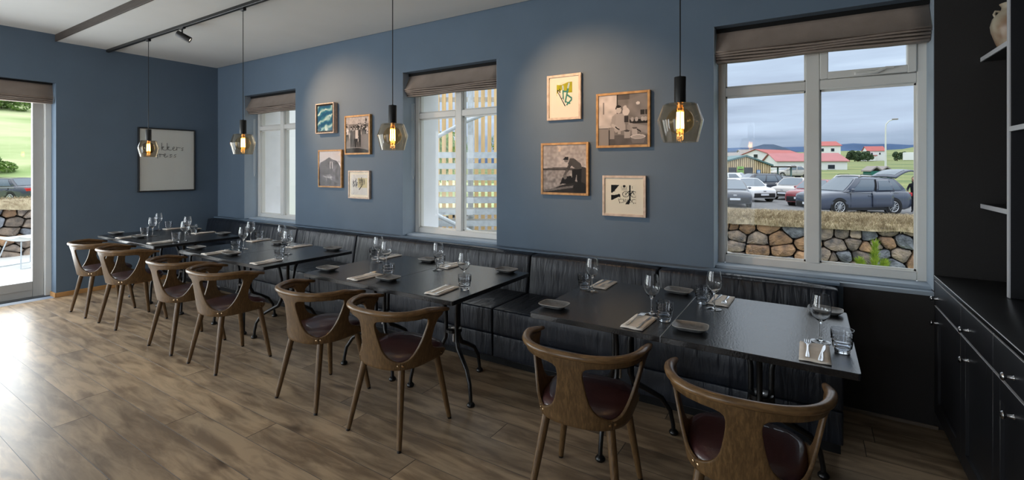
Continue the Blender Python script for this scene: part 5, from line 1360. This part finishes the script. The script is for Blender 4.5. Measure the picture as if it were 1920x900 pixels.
b = MB(); b.box(-1.0, -.47, -.165, -.15, 1.92, 2.06); b.box(-.9, -.6, -.165, -.15, 2.18, 2.22); b.box(-1.0, -.5, -.165, -.15, 1.76, 1.80); b.build('sign_print', M_dark_board, s_)
s2 = MB().box(.95, 1.3, -.15, -.07, 1.45, 1.95).build('restroom_sign', M_blue, shed)
b = MB()
for cx in (1.05, 1.2): b.ball((cx, -.155, 1.85), .04, 8, sq=(1, .3, 1)); b.box(cx-.045, cx+.045, -.165, -.15, 1.52, 1.80)
b.build('sign_figures', M_plate_w, s2)
# open lean-to roof beside the shed
for xx_ in (2.55, 3.9, 5.3): MB().box(xx_-.06, xx_+.06, 1.2, 1.32, 0, 2.2).build('post', M_tealroof, shed)
MB().box(2.3, 5.6, .8, 2.6, 2.2, 2.34).build('lean_to_roof', M_dark_board, shed)
tag(shed, 'low wooden board shed with green sign and teal roof edge', 'shed')
lp = root('street_lamp', (15.7, 72.1, g(15.7, 72.1)))
MB().tube([(0, 0, 0), (0, 0, 5.6), (.05, 0, 6.2), (.35, 0, 6.6), (.75, 0, 6.75)], [.12, .08, .07, .06, .05], 10).build('pole', M_white, lp, smooth=60)
MB().box(.62, 1.25, -.14, .14, 6.70, 6.86, .04).build('lamp_head', M_roofgrey, lp); tag(lp, 'tall white street lamp with curved arm', 'street lamp')
ki = root('kiosk', (12.75, 46.7, -0.85), math.radians(33))
MB().box(-.85, .85, 0, .9, 0, 2.15).build('kiosk_body', M_kiosk, ki)
for cx in (-.45, .45):
    MB().prism([(cx-.52, 2.1), (cx, 2.45), (cx+.52, 2.1), (cx+.52, 2.2), (cx, 2.57), (cx-.52, 2.2)], -.12, 1.0, 'y').build('gable_roof', M_roofgrey, ki)
b = MB()
for k in range(9):      # arched white lettering, too small to read
    w0 = math.radians(152-k*15.5); b.box(-.045, .045, -.02, 0, -.07, .07, M=Matrix.Translation((.0+.52*math.cos(w0)*1.05, -.01, 1.35+.34*math.sin(w0))) @ Matrix.Rotation(w0-PI/2, 4, 'Y').inverted())
b.ball((0, -.01, 1.98), .06, 8, sq=(1, .3, 1)); b.build('lettering', M_plate_w, ki); tag(ki, 'teal green twin gabled kiosk with white arched lettering', 'kiosk')

# ---- person by the tailgate
def person(loc, rz, label):
    r = root('person', loc, rz)
    def skin(name, verts, edges, m, par, sub=1):
        me = bpy.data.meshes.new(name); me.from_pydata([v[:3] for v in verts], edges, []); me.materials.append(m)
        o = bpy.data.objects.new(name, me); COL.objects.link(o); o.parent = par
        md = o.modifiers.new('skin', 'SKIN'); md.use_smooth_shade = True
        if not me.skin_vertices: me.attributes.new
        o.modifiers.new('sub', 'SUBSURF').levels = sub; o.modifiers['sub'].render_levels = sub
        for i, v in enumerate(verts):
            me.skin_vertices[0].data[i].radius = (v[3], v[4] if len(v) > 4 else v[3])
        me.skin_vertices[0].data[0].use_root = True
        return o
    dg = bpy.context.evaluated_depsgraph_get
    body_v = [(0, 0, .88, .15, .11), (0, .0, 1.10, .14, .10), (0, -.03, 1.32, .17, .11), (0, -.05, 1.42, .07), (0, -.08, 1.52, .05), (-.17, -.04, 1.35, .06), (-.24, -.12, 1.12, .047), (-.16, -.34, 1.04, .035), (.17, -.04, 1.35, .06), (.24, -.12, 1.12, .047), (.16, -.34, 1.04, .035), (-.09, 0, .84, .085), (-.10, .02, .46, .06), (-.10, .06, .08, .042), (-.10, -.08, .04, .04), (.09, 0, .84, .085), (.10, .02, .46, .06), (.10, .06, .08, .042), (.10, -.08, .04, .04)]
    body_e = [(0, 1), (1, 2), (2, 3), (3, 4), (2, 5), (5, 6), (6, 7), (2, 8), (8, 9), (9, 10), (0, 11), (11, 12), (12, 13), (13, 14), (0, 15), (15, 16), (16, 17), (17, 18)]
    skin('body', body_v, body_e, M_kcar2, r)
    MB().ball((0, -.11, 1.60), .095, 16, sq=(.85, .98, 1.2)).build('head', M_skin, r, smooth=80)
    b = MB(); b.ball((0, -.075, 1.63), .105, 16, sq=(.92, .95, 1.15)); b.ball((0, -.03, 1.5), .09, 12, sq=(1.2, .7, 1.4)); b.build('hair', M_hair, r, smooth=80)
    b = MB()
    for s in (-1, 1): b.ball((s*.032, -.195, 1.615), .011, 8)
    b.build('eyes', M_hair, r); MB().ball((0, -.205, 1.585), .014, 8, sq=(.8, 1, 1.5)).build('nose', M_skin, r, smooth=80); MB().box(-.022, .022, -.202, -.19, 1.545, 1.553).build('mouth', M_tail, r)
    for s in (-1, 1):
        h = MB(); h.ball((s*.15, -.38, 1.03), .036, 10, sq=(.9, 1.2, .5))
        for k in range(4): h.tube([(s*.15-.024+.016*k, -.41, 1.03), (s*.15-.027+.018*k, -.445, 1.022), (s*.15-.027+.018*k, -.47+.008*abs(k-1.5), 1.005)], [.008, .0075, .006], 6)
        h.tube([(s*.15-s*.03, -.38, 1.03), (s*.15-s*.055, -.41, 1.025), (s*.15-s*.055, -.435, 1.015)], [.010, .009, .007], 6); h.build('hand', M_skin, r, smooth=80)
    tag(r, label, 'person')
M_skin = mat('skin', (206, 164, 140), 0.6); M_hair = mat('dark_hair', (30, 26, 26), 0.6); M_kcar2 = mat('dark_clothes', (34, 34, 42), 0.9)
person((12.0, 26.0, -0.585), math.radians(-25), 'person with long dark hair in dark clothes standing behind the open tailgate')
b = MB(); b.box(-.22, .22, -.14, .14, .04, .70, .05, 2); sc_ = root('suitcase', (12.08, 25.1, -0.585), .4)
b.build('case', M_trim, sc_, smooth=40); b = MB(); b.tube([(-.12, .1, .70), (-.12, .1, .95), (.12, .1, .95), (.12, .1, .70)], .012, 6); b.build('pull_handle', M_rim, sc_)
for s in (-1, 1): MB().ball((s*.17, 0, .03), .03, 8).build('wheel', M_tyre, sc_)
tag(sc_, 'black suitcase standing behind the estate car', 'suitcase')

# ---- outdoor stair and slat screen before the middle window
sc = root('slat_screen', (2.4, 3.6, -0.75))
ax_ = Vector((0.95, -.35)).normalized()
for k in range(40):
    x = -2.2+k*.125
    MB().box(x-.036, x+.036, -.02+.006*(k % 2), .03+.006*(k % 2), 0, 4.6).build('slat', M_slat, sc)
for z in (.25, 1.9, 3.6): MB().box(-2.3, 2.75, .03, .07, z, z+.09).build('rail', M_galv, sc)
sc.rotation_euler = (0, 0, math.radians(32))
tag(sc, 'screen of upright larch slats behind the outdoor stair', 'slat screen')
stair = root('outdoor_stair', (3.15, 2.35, -0.75))
MB().tube([(-.05, .55, 0), (-.05, .55, 4.6)], .05, 16).build('newel_post', M_galv, stair, smooth=60)
stair.rotation_euler = (0, 0, math.radians(35))
for k in range(15):
    z = .16+k*.187
    b = MB(); b.box(-.95, .95, -.02+.012*k, .0+.012*k, z-.095, z+.0, .002); b.box(-.95, .95, -.02+.012*k, .26+.012*k, z-.008, z, .002)
    b.build('tread', M_galv, stair) if k < 13 else None
    if k >= 13 and k % 2: MB().box(-.95, .95, .3, .34, z-.1, z).build('landing_beam', M_galv, stair)
for (x, z0) in ((-.52, 0), (.18, -.15)): MB().tube([(x, -.06, 0), (x, -.06, 1.35+z0)], .022, 10).build('baluster', M_galv, stair, smooth=60)
MB().tube([(-1.2, -.10, 1.95), (-.6, -.10, 1.6), (0, -.1, 1.3), (.42, -.1, 1.08)], .034, 12).build('lower_handrail', M_galv, stair, smooth=60)
MB().tube([(.62, -.08, 0), (.60, -.08, .8), (.52, -.08, 1.6), (.50, -.08, 2.3), (.56, -.08, 3.0), (.6, -.08, 4.0)], .026, 12).build('curved_rail', M_galv, stair, smooth=60)
MB().tube([(-.6, .35, 2.85), (-.1, .35, 3.12), (.35, .35, 3.3), (.9, .35, 3.4)], .036, 12).build('upper_handrail', M_galv, stair, smooth=60)
tag(stair, 'galvanised outdoor stair before the middle window', 'stair')
# ---- white annex beyond the far corner window
an = house('annex_house', (-9.5, 9.0, -0.75), math.radians(-33), 9, 6.0, 3.6, 5.6, M_red, 'white annex with red bands and a porch beyond the far corner window', [('f', 1.6, 2.55, 1.0, .9), ('f', 3.1, 2.55, 1.0, .9), ('f', 0.0, 2.55, 1.0, .9)])
for k in range(5): MB().box(-.1+k*1.0, .06+k*1.0, -4.2, -4.05, 0, 2.0).build('porch_post', M_white, an)
MB().box(-4.4, 4.6, -4.4, -3.0, 2.05, 2.3).build('porch_roof', M_red, an)
for k in range(6): MB().box(-.1, 4.2, -4.15, -4.1, .3+k*.3, .36+k*.3).build('porch_rail', M_white, an)
# ---- terrace chair beyond the door
tc_ = root('wire_chair', (-3.3, -1.42, -0.06), math.radians(200))
def seatf(u, v): x, y = -.26+.52*u, -.25+.5*v; return (x, y, .44+.05*(2*u-1)**2+.05*max(0, v-.6)**2*6)
b = MB(); b.grid(seatf, 10, 8); o = b.build('seat_shell', M_white, tc_, smooth=80); md = o.modifiers.new('thickness', 'SOLIDIFY'); md.thickness = .02
for s in (-1, 1): MB().tube([(s*.16, -.18, .43), (s*.28, -.24, .012), (s*.29, 0, .008), (s*.28, .24, .012), (s*.16, .16, .43)], .009, 8).build('sled_leg', M_galv, tc_, smooth=60)
tag(tc_, 'white shell chair with wire sled legs on the terrace outside the door', 'outdoor chair')
